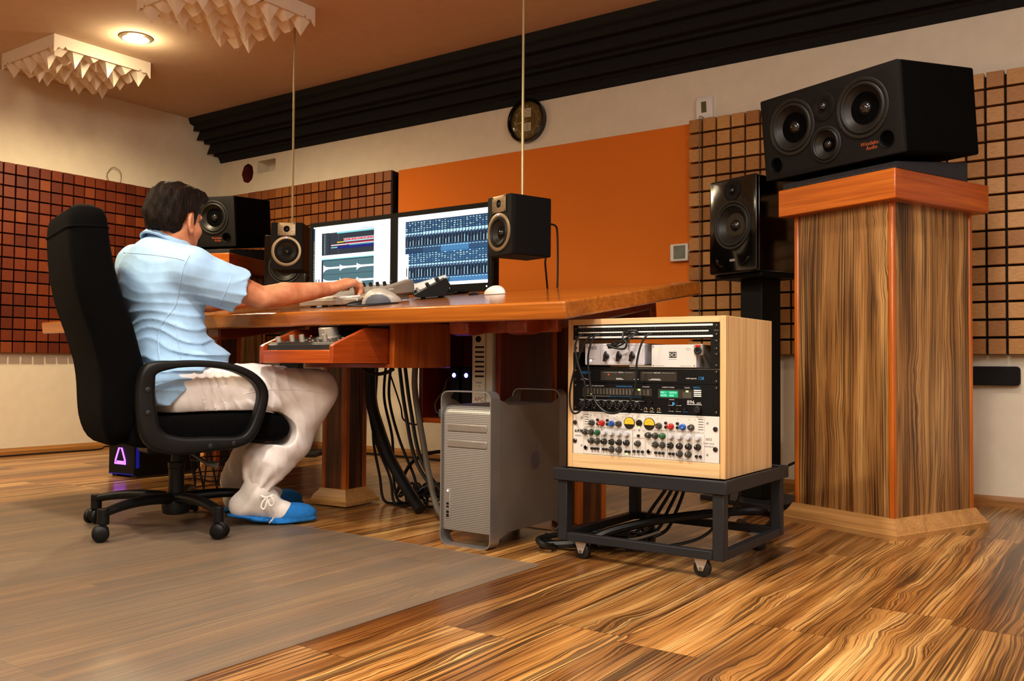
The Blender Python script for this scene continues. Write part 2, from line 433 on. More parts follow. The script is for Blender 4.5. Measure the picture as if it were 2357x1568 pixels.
block_panel('dark red-brown wooden block diffuser panel on left wall behind office chair', 34*P, 16*P, .05, P, .0662, m_tileL, (XL, 4.33-34*P, .647), 90)
PF = .0768
block_panel('brown wooden block diffuser panel with black side board, left of orange panel on front wall', 23*PF, 16*PF*.985, .055, PF, .0678, m_tileF, (-4.04-23*PF, YF, .645), 0, 1)
block_panel('light oak wooden block diffuser panel right of orange panel, behind tall speaker pedestal', 30*PF, 16*PF*.992, .06, PF, .0665, m_tileR, (-1.945, YF, .65), 0)

# ---- corner foam
fp = [(YF-.001, ZC-.001)]
for x, y in ((433, 273), (437, 285.5), (446, 290.6), (444.6, 302.6), (460, 302.6), (451.8, 323.7), (468.9, 323.7), (470, 332.7), (484, 332.7), (475.8, 356), (491.8, 354.3), (491.8, 360.7), (502, 363), (507, 376)):
    fp.append(FOAM(x, y))
fp[1] = (fp[1][0], ZC-.001); fp.append((YF-.001, fp[-1][1]-.004))
f = MB(); f.prism(fp, 'x', XL+.001, XR-.002)
tag(part('corner_foam', f, m_foam, None, .012, 2), 'long black ridged acoustic foam running along the wall and ceiling corner', 'acoustic foam')

# ---- ceiling spike diffusers
m_spike = M('white_moulded_plastic', '#eadfce', .55, var=.01)
def spike_panel(label, x0, y0, S):
    r = thing('ceiling_diffuser', label, 'acoustic diffuser', (x0, y0, ZC), 0, 'white spiked ceiling diffusers')
    h, t = .072, .004
    # frame with a toothed lower lip
    m = MB(); n = 6; p = S/n
    for side in range(4):
        a = Matrix.Translation((S/2, S/2, 0)) @ rot('Z', 90*side); m.T = a; S0 = S; S2 = S/2-(t+.0004 if side % 2 else 0); sc_ = S2/(S/2)
        poly = [(-S/2, -.001), (S/2, -.001), (S/2, -h-.028), (S/2-.022, -h), (S/2-.05, -h-.004), (S/2-.062, -h+.014), (S/2-.075, -h), (-S/2+.075, -h), (-S/2+.062, -h+.014), (-S/2+.05, -h-.004), (-S/2+.022, -h), (-S/2, -h-.028)]
        m.prism([(x*sc_, z) for x, z in poly], 'y', -S/2, -S/2+t)
    part('rim', m, m_spike, r)
    m = MB(); hs = {}
    m.box(t, S-t, t, S-t, -.05, -.02)
    for i in range(n):
        for k in range(n):
            cx, cy = (i+.5)*p, (k+.5)*p
            tall = (i+k) % 2 == 0
            ph = .088+.022*((i*5+k*3) % 3)/2 if tall else .050+.020*((i*2+k*7) % 4)/3
            s = p*(.40 if tall else .56); ax, ay = (0, 0) if tall else ((p*.2, 0) if (i*3+k) % 3 else (0, p*.2))
            z0 = -.055 if tall else -.045
            vs = [(cx-s, cy-s, z0), (cx+s, cy-s, z0), (cx+s, cy+s, z0), (cx-s, cy+s, z0)]
            vs = [(min(max(x, t+.001), S-t-.001), min(max(y, t+.001), S-t-.001), z) for x, y, z in vs]
            if ay: m.add(vs+[(cx, cy-ay, z0-ph), (cx, cy+ay, z0-ph)], [(0, 1, 4), (1, 2, 5, 4), (2, 3, 5), (3, 0, 4, 5)])
            else: m.add(vs+[(cx-ax, cy, z0-ph), (cx+ax, cy, z0-ph)], [(0, 1, 5, 4), (1, 2, 5), (2, 3, 4, 5), (3, 0, 4)])
    part('spikes', m, m_spike, r, angle=10)
    return r
spike_panel('white spiked ceiling diffuser at upper left, nearest the left wall', -5.60, 2.60, .60)
spike_panel('white spiked ceiling diffuser at top of view, above and right of the lit downlight', -4.13, 2.56, .62)

# ---- downlight
def downlight(x, y, label, on=True):
    r = thing('ceiling_downlight', label, 'ceiling light', (x, y, ZC))
    m = MB(); m.lathe([(.09, -.001), (.09, -.006), (.072, -.012), (.068, -.001)], seg=40, caps=False); part('trim_ring', m, m_gold, r)
    m = MB(); m.lathe([(.066, -.002), (.064, -.01), (.04, -.014), (.001, -.015)], seg=40); part('lamp_glass', m, E('lamp_glow', '#fff0c0', 30), r)
downlight(-4.68, 2.90, 'round recessed ceiling downlight, lit, between the two white spiked diffusers')

# ---- wall clock
r = thing('wall_clock', 'round black wall clock with brown dial high on the front wall', 'clock', (-2.995, YF, 2.043))
m = MB(); m.lathe([(.05, .001), (.131, .001), (.132, .02), (.128, .034), (.118, .038), (.112, .03), (.11, .018)], (0, 0, 0), (0, -1, 0), 64, caps=False); part('bezel', m, m_blackg, r)
m = MB(); m.lathe([(.112, .001), (.112, .016)], (0, 0, 0), (0, -1, 0), 64); part('dial', m, m_dgold, r)
y = -.0165
for k in range(1, 13):
    m = MB(); a = math.radians(90-30*k); m.text(str(k), .019, (.088*math.cos(a), y, .088*math.sin(a)-.006), align='CENTER'); part('numeral', m, m_beige, r)
m = MB(); m.lathe([(.077, 0), (.077, .0004), (.0757, .0004), (.0757, 0)], (0, y, 0), (0, -1, 0), 48, caps=False); part('minute_ring', m, m_beige, r)
for z0, z1, pat in ((.022, .075, 0), (-.062, -.012, 1)):
    m = MB(); m.box(-.024, .030, y, y+.0005, z0, z1); q = part('printed_square', m, m_beige, r)
    m = MB()
    if pat == 0:
        for k in range(14): m.box(-.02+.0075*(k % 6), -.016+.0075*(k % 6), y-.0004, y, .068-.011*(k//3 % 5), .072-.011*(k//3 % 5))
    else:
        for k in range(4): m.box(-.018+.012*k, -.0165+.012*k, y-.0004, y, -.058, -.016)
    part('dot_pattern' if pat == 0 else 'line_pattern', m, m_dgold, q)
def hand(L, W, deg, nm, mt, yy):
    m = MB(); m.T = rot('Y', deg); m.box(-W, W, yy-.0008, yy, -.012, L); part(nm, m, mt, r)
hand(.088, .0016, -98, 'minute_hand', m_beige, y-.003); hand(.066, .0022, 176, 'hour_hand', m_beige, y-.002); hand(.02, .0012, 20, 'second_hand', m_red_t, y-.004)
m = MB(); m.lathe([(.005, 0), (.005, .005)], (0, y, 0), (0, -1, 0), 16); part('hub', m, m_red_t, r)
g = MB(); g.lathe([(.111, .026), (.1, .0285), (.06, .031), (.001, .032)], (0, 0, 0), (0, -1, 0), 48)
tgl = NT('clock_glass'); tgl.set(Roughness=.02); tgl.bsdf.inputs['Base Color'].default_value = (0, 0, 0, 1); tgl.set(Alpha=.07, Roughness=.03); tgl.bsdf.inputs['Specular IOR Level'].default_value = 1
part('glass', g, tgl.m, r)

# ---- thermostats and small wall fittings
r = thing('wall_thermostat', 'white wall thermostat with grey display at right edge of orange panel', 'thermostat', (-2.0, YF-.023, 1.19))
m = MB(); m.box(-.052, .05, -.028, 0, -.046, .046); part('casing', m, m_white, r, .006)
m = MB(); m.box(-.03, .036, -.0295, -.028, -.034, .036); part('display', m, M('grey_lcd', '#7c8076', .3, var=.12), r)
m = MB(); m.box(.05, .056, -.016, -.006, .002, .012); part('side_button', m, m_white, r)
r = thing('temperature_sensor', 'small white sensor with narrow display on wall above right block panel', 'sensor', (-1.872, YF, 1.94))
m = MB(); m.prism([(-.0, -.055), (-.02, -.055), (-.03, .03), (-.016, .062), (0, .062)], 'x', -.045, .045); part('casing', m, m_white, r, .003)
m = MB(); m.T = Matrix.Translation((0, -.0, 0)); m.add([(-.014, -.0245, -.025), (.014, -.0245, -.025), (.014, -.0312, .03), (-.014, -.0312, .03)], [(0, 1, 2, 3)]); part('display', m, M('olive_lcd', '#5d5f3e', .3), r)
m = MB(); m.tube(spline([(-.004, -.022, -.050), (-.004, -.069, -.056), (-.004, -.069, -.09), (-.006, -.069, -.3), (-.004, -.069, -.7), (-.006, -.069, -1.1)], 4), .0022, 6); part('sensor_wire', m, m_cableg, r)
r = MB(); pad = rrect(.30, .082, .016); r.prism([(-.592+x, .562+z) for x, z in pad], 'y', YF-.035, YF-.001)
tag(part('wall_pad', r, m_foam, None, .004), 'flat black rounded foam pad low on wall right of pedestal', 'foam pad')
m = MB(); m.tube(spline([(XL+.03, 3.46, 1.845), (XL+.025, 3.445, 1.90), (XL+.02, 3.49, 1.955), (XL+.025, 3.545, 1.93), (XL+.03, 3.54, 1.85), (XL+.03, 3.5, 1.80)], 8), .0022, 6)
tag(part('wire_loop', m, M('thin_brass_wire', '#8a7c58', .4, .5), None), 'thin loop of wire sticking up above the left wall block panel', 'wire')
# ---------------------------------------------------------------- loudspeakers
def driver(parent, x, z, R, y=0.0, ring=m_surr, name='woofer', cone=m_cone, screws=0, wide=.12):
    """a cone driver facing -y; ring, surround, cone and a domed cap"""
    m = MB(); o = (x, y, z); d = (0, -1, 0); a = 1-wide
    m.lathe([(R, -.002), (R, .003), (R*.985, .0045), (R*a, .0045), (R*(a-.02), .001)], o, d, 56, 0, caps=False)
    m.lathe([(R*(a-.02), .001), (R*(a-.05), .006), (R*(a-.1), .008), (R*(a-.15), .005), (R*(a-.17), 0)], o, d, 56, 1, caps=False)
    m.lathe([(R*(a-.17), 0), (R*.55, -R*.14), (R*.3, -R*.3), (R*.2, -R*.34), (.001, -R*.35)], o, d, 56, 2, caps=False)
    for k in range(screws):
        t = 2*PI*(k+.5)/screws; m.lathe([(.004, 0), (.004, .006), (.001, .007)], (x+R*.95*math.cos(t), y, z+R*.95*math.sin(t)), d, 10, 1)
    p = part(name, m, [ring, m_surr, cone], parent, angle=60)
    m = MB(); c = R*.27; m.lathe([(c, -R*.3), (c*.95, -R*.2), (c*.75, -R*.1), (c*.45, -R*.035), (.0005, -R*.01)], o, d, 32); part('dust_cap', m, m_dome, p, angle=60)
    return p
def tweeter(parent, x, z, R, y=0.0, plate=None):
    m = MB(); o = (x, y, z); d = (0, -1, 0)
    m.lathe([(R, -.001), (R, .0025), (R*.96, .0035), (R*.5, .003), (R*.36, -.003), (R*.3, -.002)], o, d, 40, 0, caps=False)
    for k in range(4):
        t = PI/4+k*PI/2; m.lathe([(.0035, 0), (.0035, .005), (.001, .0055)], (x+R*.82*math.cos(t), y, z+R*.82*math.sin(t)), d, 10, 1)
    p = part('tweeter', m, [plate or m_baffle, m_black], parent, angle=50)
    m = MB(); c = R*.31; m.lathe([(c, -.002), (c*.9, c*.42), (c*.6, c*.78), (.0005, c*.95)], o, d, 24); part('dome', m, m_dome, p, angle=60)
def port(parent, x, z, R, y=0.0):
    m = MB(); m.lathe([(R*1.12, .0), (R*1.08, .003), (R, .0015), (R*.95, -.012), (R*.9, -.05), (.001, -.052)], (x, y, z), (0, -1, 0), 36, 0, caps=False); part('bass_port', m, m_black, parent, angle=50)

def monitor_big(label, loc, rz, words):
    r = thing('studio_monitor', label, 'loudspeaker', loc, rz, 'three-way main monitors on the pedestals'); W, H, D = .612, .318, .44
    r.rotation_mode = 'XYZ'; r.rotation_euler[0] = math.radians(6.3)
    part('cabinet', MB().box(-W/2, W/2, .004, D, 0, H), M('cabinet_black', '#050404', .8, var=.15, spec=.06), r, .008, 3)
    # baffle with real holes is not needed: drivers are recessed cups over dark discs
    def hole_baffle():
        m = MB(); m.prism(rrect(W-.002, H-.002, .006), 'y', -.012, .006); m.v = [(x, y, z+H/2) for x, y, z in m.v]; return m
    bf = part('front_baffle', hole_baffle(), m_baffle, r, .002)
    cut(bf, [(-.160, .185, .088), (.153, .185, .088), (-.01, .089, .055), (.242, .058, .028), (-.247, .055, .028)])
    for x, z in ((-.160, .185), (.153, .185)): driver(r, x, z, .108, -.012, screws=6)
    driver(r, -.01, .089, .068, -.012, name='midrange', screws=0); tweeter(r, -.01, .229, .053, -.012)
    for x, z in ((.242, .058), (-.247, .055)): port(r, x, z, .028, -.012)
    m = MB(); m.text('Westlake', .019, (.135, -.0126, .050), shear=.15); m.text('Audio', .019, (.156, -.0126, .034), shear=.15); part('lettering', m, m_inko, r)
    return r
def cut(o, holes):
    """punch round holes through a front panel"""
    m = MB()
    for x, z, R in holes: m.cyl((x, -.2, z), (x, .2, z), R, seg=48)
    me = mesh_of('cutter', m, m_black); c = bpy.data.objects.new('cutter', me); COL.objects.link(c)
    c.parent = o.parent
    b = o.modifiers.new('cut', 'BOOLEAN'); b.object = c; b.operation = 'DIFFERENCE'; b.solver = 'EXACT'
    CUTS.append((o, c))
CUTS = []
def bake_cuts():
    if not CUTS: return
    dg = bpy.context.evaluated_depsgraph_get(); dg.update()
    for o, c in CUTS:
        me = bpy.data.meshes.new_from_object(o.evaluated_get(dg)); me.set_sharp_from_angle(angle=math.radians(32))
        for mo in list(o.modifiers): o.modifiers.remove(mo)
        o.data = me
    for o, c in CUTS: bpy.data.objects.remove(c)
    CUTS.clear()

# pedestals
def pedestal(label, loc, rz):
    r = thing('speaker_pedestal', label, 'speaker stand', loc, rz, 'zebrano speaker pedestals'); W, D = .435, .49
    x, y = W/2, D/2; e = .022
    part('column', MB().box(-x+.004, x-.004, -y+.004, y-.004, .05, 1.19), m_zebv, r)
    for sx in (-1, 1):
        for sy in (-1, 1):
            part('corner_strip', MB().box(sx*x-e/2-sx*e/2, sx*x+e/2-sx*e/2, sy*y-e/2-sy*e/2, sy*y+e/2-sy*e/2, .06, 1.185), m_trim, r, .006, 2)
    m = MB(); rings = []
    for o, z in ((.036, 0), (.036, .018), (.03, .022), (.026, .034), (.014, .05), (.008, .062), (.004, .07)):
        rings.append([(-x-o, -y-o, z), (x+o, -y-o, z), (x+o, y+o, z), (-x-o, y+o, z)])
    m.loft(rings); part('plinth', m, m_mould, r, angle=25)
    cp = MB().box(-x-.04, x+.04, -y-.042, y+.042, 1.181, 1.287); cp.m[4:6] = [1, 1]; part('cap', cp, [m_cap, m_capY], r, .004, 2)
    return r
pedestal('tall zebra-striped wooden pedestal at right, under the large black speaker', (-.832, 3.643, 0), -22.5)
LA = 21; lx = Vector((math.cos(math.radians(LA)), math.sin(math.radians(LA)), 0)); ly = Vector((-lx.y, lx.x, 0))
lc = Vector((-4.70, 3.57, 0))-lx*.2575+ly*.289
pedestal('speaker pedestal at left corner, mostly hidden behind the seated man', lc, LA)
def pad(label, loc, rz):
    m = MB(); m.prism([(-.27, .001), (.16, .001), (.16, .074), (-.27, .026)], 'x', -.25, .25)
    r = tag(part('isolation_pad', m, m_grey, None, .004), label, 'foam pad', 'grey wedge pads under the main monitors'); r.location = loc; r.rotation_euler[2] = math.radians(rz); return r
pad('grey foam wedge under the large black speaker on right pedestal', (-.832, 3.643, 1.287), -22.5)
pad('grey foam wedge under the large black speaker on left pedestal', lc+Vector((0, 0, 1.287)), LA)
rx = Vector((math.cos(math.radians(-22.5)), math.sin(math.radians(-22.5)), 0)); ry = Vector((-rx.y, rx.x, 0))
monitor_big('large black three-way speaker lying sideways on right pedestal', Vector((-.664, 3.27, 1.333))-rx*.306, -22.5, 1)
monitor_big('large black three-way speaker on left pedestal, partly behind the man\'s head', Vector((-4.70, 3.63, 1.333))-lx*.306, LA, 1)

# hanging near-fields
def nearfield(label, FRc, rz, cz, backplug):
    r = thing('hanging_speaker', label, 'loudspeaker', (0, 0, 0), rz, 'small two-way speakers hung on cords over the desk'); W, H, D = .168, .25, .20
    a = math.radians(rz); r.location = Vector(FRc)-Vector((math.cos(a), math.sin(a), 0))*W/2
    m = MB(); m.box(-W/2, W/2, .001, D, 0, H); part('cabinet', m, m_blackm, r, .006, 3)
    f = MB(); f.prism(rrect(W, H, .008), 'y', -.012, .004); f.v = [(x, y, z+H/2) for x, y, z in f.v]; bf = part('front_baffle', f, m_baffle, r, .002)
    cut(bf, [(0, .097, .062), (0, .215, .0165)])
    m = MB(); R = .08; o = (0, -.012, .097)
    m.lathe([(R, -.001), (R, .004), (R*.96, .006), (R*.82, .005), (R*.79, .0)], o, (0, -1, 0), 64, 0, caps=False); part('trim_ring', m, m_gold, r, angle=50)
    driver(r, 0, .097, .064, -.012, wide=.05)
    f = MB(); f.prism(rrect(.094, .07, .004), 'y', -.0165, -.012); f.v = [(x, y, z+.214) for x, y, z in f.v]
    tp = part('tweeter_plate', f, m_gold, r, .0012); cut(tp, [(0, .215, .0165)])
    m = MB(); d = (0, -1, 0)
    m.lathe([(.0165, .0165), (.014, .012), (.0125, .004)], (0, 0, .215), d, 32, 0, caps=False); m.lathe([(.0125, .004), (.010, .010), (.006, .0135), (.0005, .0145)], (0, 0, .215), d, 24, 0); part('tweeter_dome', m, m_surr, r, angle=60)
    m = MB()
    for sx in (-1, 1):
        for sz in (-1, 1): m.lathe([(.0028, .0165), (.0028, .018), (.0008, .0184)], (sx*.041, 0, .214+sz*.029), d, 10)
        for q in (-.012, .008): m.box(sx*.03-.012, sx*.03+.012, -.0169, -.0164, .214+q, .2148+q)
    part('plate_screws', m, m_surr, r)
    m = MB(); m.lathe([(.0028, 0), (.0028, .0025)], (0, -.0165, .170), d, 12); part('power_light', m, m_led_b, r)
    return r
nearfield('small black speaker with bronze woofer ring hanging by right monitor', (-2.115, 3.0, 1.051), -18, 0, 1)
nearfield('small black speaker with bronze woofer ring hanging left of the two monitors', (-3.66, 3.25, 1.093), 35, 0, 0)
m_rope = M('pale_steel_cord', '#b8ac86', .4, .5, var=.1, vs=400)
m = MB(); m.tube([(-2.148, 3.11, ZC-.001), (-2.148, 3.11, 1.299)], .0055, 8); m.lathe([(.02, -.001), (.02, -.006), (.008, -.012)], (-2.148, 3.11, ZC), (0, 0, 1), 20)
tag(part('suspension_cable', m, m_rope), 'pale cord from ceiling passing in front of the clock to right hanging speaker', 'cord')
m = MB(); m.tube([(-3.775, 3.275, ZC-.001), (-3.775, 3.275, 1.341)], .0055, 8); m.lathe([(.02, -.001), (.02, -.006), (.008, -.012)], (-3.775, 3.275, ZC), (0, 0, 1), 20)
tag(part('suspension_cable', m, m_rope), 'pale cord from ceiling to left hanging speaker', 'cord')

# floor-standing black speakers on stands
def tall_spk(label, slabel, FRc, rz):
    a = math.radians(rz); W, H, D = .272, .412, .32; z0 = FRc[2]
    r = thing('stand_speaker', label, 'loudspeaker', Vector(FRc)-Vector((math.cos(a), math.sin(a), 0))*W/2, rz, 'glossy black speakers on stands')
    m = MB(); m.prism([(-W/2, 0), (W/2, 0), (W/2, H-.01), (W/2-.01, H), (-W/2+.01, H), (-W/2, H-.01)], 'y', .002, D); part('cabinet', m, m_blackg, r, .006, 3)
    f = MB(); f.prism(rrect(W, H, .012), 'y', -.016, .002); f.v = [(x, y, z+H/2) for x, y, z in f.v]; bf = part('front_baffle', f, m_blackg, r, .005, 3)
    cut(bf, [(0, .207, .088), (0, .357, .03)])
    driver(r, 0, .207, .107, -.016, wide=.1); tweeter(r, 0, .357, .046, -.016)
    for sx in (-1, 1):
        m = MB(); c = [(sx*(.05+.045*math.sin(t)), -.0165, .075-.045*math.cos(t)+.0) for t in [k*.16 for k in range(9)]]
        m.tube(c, .005, 8); part('port_slot', m, m_blackg, r)
    m = MB(); m.box(-.015, .015, -.0166, -.0155, .05, .06); part('badge', m, m_inkg, r)
    s = thing('speaker_stand', slabel, 'speaker stand', r.location-Vector((0, 0, z0)), rz, 'black steel speaker stands')
    part('base_plate', MB().box(-.20, .20, -.01, .34, .0, .022), m_dgrey, s, .003)
    part('pillar', MB().box(-.062, .062, .10, .22, .022, z0-.02), m_black, s, .004)
    part('top_plate', MB().box(-.13, .13, .02, .28, z0-.02, z0-.0005), m_black, s, .002)
tall_spk('glossy black speaker on a stand between orange panel and right pedestal', 'black steel stand under glossy speaker, base plate left of right pedestal', (-1.33, 3.68, 1.0), -22)
tall_spk('black stand speaker mostly hidden behind the left hanging speaker', 'black stand of the hidden speaker behind the left hanging one', (-4.37, 3.915, 1.0), 33)
bake_cuts()
# ---------------------------------------------------------------- desk (top slopes up towards the back)
SL = .134; SA = math.degrees(math.atan(SL))
def dz(y): return .783+(y-2.2)*SL
desk = thing('studio_desk', 'long orange-brown varnished wooden studio desk with sloping top', 'desk', (-2.835, 2.2, 0))
m = MB(); m.T = Matrix.Translation((0, 0, .783)) @ rot('X', SA)
m.prism([(-1.465, 0), (1.465, 0), (1.405, 1.11), (-1.405, 1.11)], 'z', -.054, 0); part('tabletop', m, m_desk, desk, .007, 3)
for x in (1.215, .985, -.30, -1.15):
    m = MB(); m.T = Matrix.Translation((0, 0, .783)) @ rot('X', SA)
    m.prism([(.10, -.055), (1.03, -.055), (.97, -.10), (.14, -.11), (.10, -.10)], 'x', x-.04, x+.04); part('support_beam', m, m_deskdk, desk, .008, 2)
m = MB(); m.T = Matrix.Translation((0, 0, .783)) @ rot('X', SA); m.box(-1.2, 1.25, .98, 1.03, -.15, -.055); part('cross_rail', m, m_deskdk, desk, .004)
def column(wx, wy, s, rz, h, plinth=True):
    p = part('leg_column', MB().box(-s/2+.003, s/2-.003, -s/2+.003, s/2-.003, .04 if plinth else .001, h), m_zebd, desk); p.location = (wx+2.835, wy-2.2, 0); p.rotation_euler[2] = math.radians(rz)
    for sx in (-1, 1):
        for sy in (-1, 1):
            e = .026; part('corner_strip', MB().box(sx*s/2-e/2-sx*e/2, sx*s/2+e/2-sx*e/2, sy*s/2-e/2-sy*e/2, sy*s/2+e/2-sy*e/2, .05 if plinth else .001, h), m_trim, p, .005)
    if not plinth: return
    m = MB(); m.loft([[(-s/2-o, -s/2-o, z), (s/2+o, -s/2-o, z), (s/2+o, s/2+o, z), (-s/2-o, s/2+o, z)] for o, z in ((.04, .006), (.04, .02), (.03, .026), (.022, .045), (.008, .06), (.004, .07))]); part('plinth', m, m_mould, p, angle=25)
m = MB(); m.T = Matrix.Translation((0, 0, .783)) @ rot('X', SA); m.box(.99, 1.315, .19, .215, -.108, -.055); part('front_apron', m, m_deskdk, desk, .004)
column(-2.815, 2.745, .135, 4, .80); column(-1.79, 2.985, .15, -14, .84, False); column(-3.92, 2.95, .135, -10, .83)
# drawer housing hung below the top, open at the front
hx0, hx1, hy0, hy1, hz0 = -2.62, -2.165, 2.345, 2.66, .583
def D(x0, x1, y0, y1, z0, z1): return MB().box(x0+2.835, x1+2.835, y0-2.2, y1-2.2, z0, z1)
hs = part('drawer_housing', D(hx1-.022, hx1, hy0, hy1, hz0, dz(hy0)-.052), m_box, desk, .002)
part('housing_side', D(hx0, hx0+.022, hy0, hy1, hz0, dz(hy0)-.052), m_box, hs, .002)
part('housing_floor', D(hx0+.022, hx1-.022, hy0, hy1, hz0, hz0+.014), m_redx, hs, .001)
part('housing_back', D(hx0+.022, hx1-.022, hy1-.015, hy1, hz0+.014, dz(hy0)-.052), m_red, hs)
# hanging shelf box beside it, open to the front
cx0, cx1, cy0, cy1, cz0, cz1 = -2.375, -1.975, 2.72, 3.0, .386, dz(2.72)-.055
sh = part('hanging_shelf', D(cx0, cx1, cy0, cy1, cz0-.02, cz0), m_redx, desk, .002)
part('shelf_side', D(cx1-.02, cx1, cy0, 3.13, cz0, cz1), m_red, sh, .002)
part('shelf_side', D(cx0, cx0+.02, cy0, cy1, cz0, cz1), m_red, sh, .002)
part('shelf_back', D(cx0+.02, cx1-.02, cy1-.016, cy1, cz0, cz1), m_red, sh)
# ---------------------------------------------------------------- things on the desk
def on_desk(name, label, cat, x, y, rz=0, lift=0.0, group=None):
    r = thing(name, label, cat, (x, y, dz(y)+lift), 0, group)
    r.rotation_euler = (rot('X', SA) @ rot('Z', rz)).to_euler(); return r
s_white = E('screen_white', '#fdfdff', 1.5); s_dark = E('screen_slate', '#3b4452', .75); s_teal = E('screen_teal', '#5f858e', .85); s_cyan = E('screen_cyan', '#7fd6dc', 1.1)
s_pink = E('screen_pink', '#e06a72', 1.0); s_red = E('screen_red', '#b02848', .9); s_yel = E('screen_yellow', '#f0d040', 1.0); s_blue = E('screen_blue', '#1c2890', .8)
s_navy = E('screen_navy', '#34587a', 1.05); s_blk = E('screen_black', '#0c1218', .5); s_lcy = E('screen_light_cyan', '#bfeaf4', 1.2); s_txt = E('screen_grey', '#8a94a0', .9); s_deep = E('screen_deep_blue', '#2b4866', 1.0); s_mid = E('screen_mid_blue', '#4f86b4', 1.1)
SM = [s_white, s_dark, s_teal, s_cyan, s_pink, s_red, s_yel, s_blue, s_navy, s_blk, s_lcy, s_txt, s_deep, s_mid]
WHT, DRK, TEA, CYA, PNK, RED, YEL, BLU, NAV, BLK, LCY, TXT, DEP, MID = range(14)
SW, SH = .545, .338
class Scr:
    def __init__(s): s.m = MB(); s.k = 0
    def r(s, u0, u1, v0, v1, c, layer=1):
        y = -.0003*layer; s.m.add([(u0*SW, y, SH-v1*SH), (u1*SW, y, SH-v1*SH), (u1*SW, y, SH-v0*SH), (u0*SW, y, SH-v0*SH)], [(0, 1, 2, 3)], c)
def left_ui():
    q = Scr(); R = random.Random(3); q.r(0, 1, 0, 1, WHT, 0); q.r(0, .022, .02, 1, DEP)
    for k in range(26): q.r(.004, .014, .22+.028*k, .22+.028*k+.012*R.uniform(.5, 1.2), YEL, 2)
    for k in range(34): q.r(.03+.013*k, .03+.013*k+R.uniform(.004, .011), .028, .034, TXT)
    for k in range(22): q.r(.62+.008*k, .626+.008*k, .085, .095, MID)
    for k in range(7): q.r(.86+.02*k, .868+.02*k, .06+.01*(k % 3), .068+.01*(k % 3), TXT)
    q.r(.115, .79, .10, .115, WHT); q.r(.115, .79, .108, .445, DRK); q.r(.115, .22, .108, .445, BLK, 2); q.r(.118, .218, .11, .443, DRK, 3)
    for k in range(13): q.r(.15, .162, .13+.024*k, .138+.024*k, LCY, 4); q.r(.175, .18, .13+.024*k, .136+.024*k, TXT, 4)
    q.r(.32, .79, .113, .132, CYA, 4); q.r(.336, .338, .132, .44, TXT, 4)
    q.r(.405, .79, .212, .235, LCY, 4); q.r(.407, .79, .216, .246, PNK, 5); q.r(.407, .79, .25, .264, LCY, 5); q.r(.32, .405, .255, .272, YEL, 5); q.r(.43, .79, .272, .296, RED, 5)
    q.r(.24, .45, .294, .312, PNK, 5); q.r(.245, .79, .297, .306, WHT, 6); q.r(.24, .325, .33, .345, CYA, 5); q.r(.325, .79, .322, .362, BLU, 5); q.r(.48, .79, .315, .322, CYA, 6)
    for k in range(30): x = .41+.0127*k; q.r(x, x+.006*R.random(), .224, .238, WHT if k % 3 else RED, 7)
    q.r(.115, .79, .51, 1.0, TEA); q.r(.115, .79, .50, .515, CYA, 2); q.r(.115, .79, .515, .528, DRK, 2); q.r(.13, .79, .735, .74, DRK, 2); q.r(.115, .135, .528, 1, DRK, 2); q.r(.6, .79, .955, 1, BLU, 3)
    for row in (.64, .845):
        N = 220
        for k in range(N):
            u = .14+.65*k/N; ph = (k % 74)/74.; amp = .012+.05*math.exp(-ph*9)*(1 if k > 20 else 1.2)*R.uniform(.6, 1.1)+.007*R.random()
            q.r(u, u+.65/N, row-amp*.75, row+amp, WHT, 4)
    for k in range(2): q.r(.035+.04*k, .047+.04*k, .8, .97, BLK); q.r(.055+.04*k, .06+.04*k, .9, .91, BLK)
    for k in range(5): q.r(.03, .036, .12+.1*k, .124+.1*k, TXT)
    return q.m
def right_ui():
    q = Scr(); R = random.Random(5); q.r(0, 1, 0, 1, WHT, 0)
    u0, u1, n = .088, .992, 27; p = (u1-u0)/n; q.r(u0, u1, .075, .955, NAV)
    for k in range(9): q.r(u0+(u1-u0)*k/9, u0+(u1-u0)*(k+1)/9, .44, .54, (DEP, DEP, NAV, NAV, MID, MID, MID, NAV, NAV)[k], 2); q.r(u0+(u1-u0)*k/9, u0+(u1-u0)*(k+1)/9, .885, .955, (DEP, DEP, NAV, NAV, NAV, MID, MID, MID, MID)[k], 2)
    for half, va in ((0, .09), (1, .53)):
        q.r(u0, u1, va-.012, va+.14, DEP if half == 0 else NAV, 2); q.r(u0, u1, va+.19, va+.345, DEP, 2)
        for k in range(n):
            x = u0+p*k
            if half and k < 1: continue
            for j in range(5): q.r(x+p*.2, x+p*R.uniform(.55, .8), va+.006+.028*j, va+.014+.028*j+R.uniform(0, .006), LCY if R.random() < .55 else MID, 3)
            big = .03 if (k > 5 and not half) else .018; q.r(x+p*.12, x+p*.86, va+.165-big*.6, va+.165+big*.6, LCY, 4); q.r(x+p*.12, x+p*.5, va+.19, va+.194, WHT, 4)
            q.r(x+p*.1, x+p*.42, va+.21, va+.335, BLK, 4); q.r(x+p*.58, x+p*.74, va+.225+.05*R.random(), va+.335, LCY if k % 3 else TXT, 4); q.r(x+p*.46, x+p*.56, va+.255, va+.272, BLK, 5)
            q.r(x+p*.15, x+p*.75, va+.358, va+.366, LCY, 4)
    q.r(.092, .128, .535, .89, WHT, 6); q.r(.102, .112, .73, .85, BLK, 7); q.r(.115, .12, .80, .806, BLK, 7)
    for k in range(5): q.r(.015, .03, .06+.035*k, .063+.035*k, TXT)
    q.r(.09, .11, .045, .05, TXT)
    return q.m
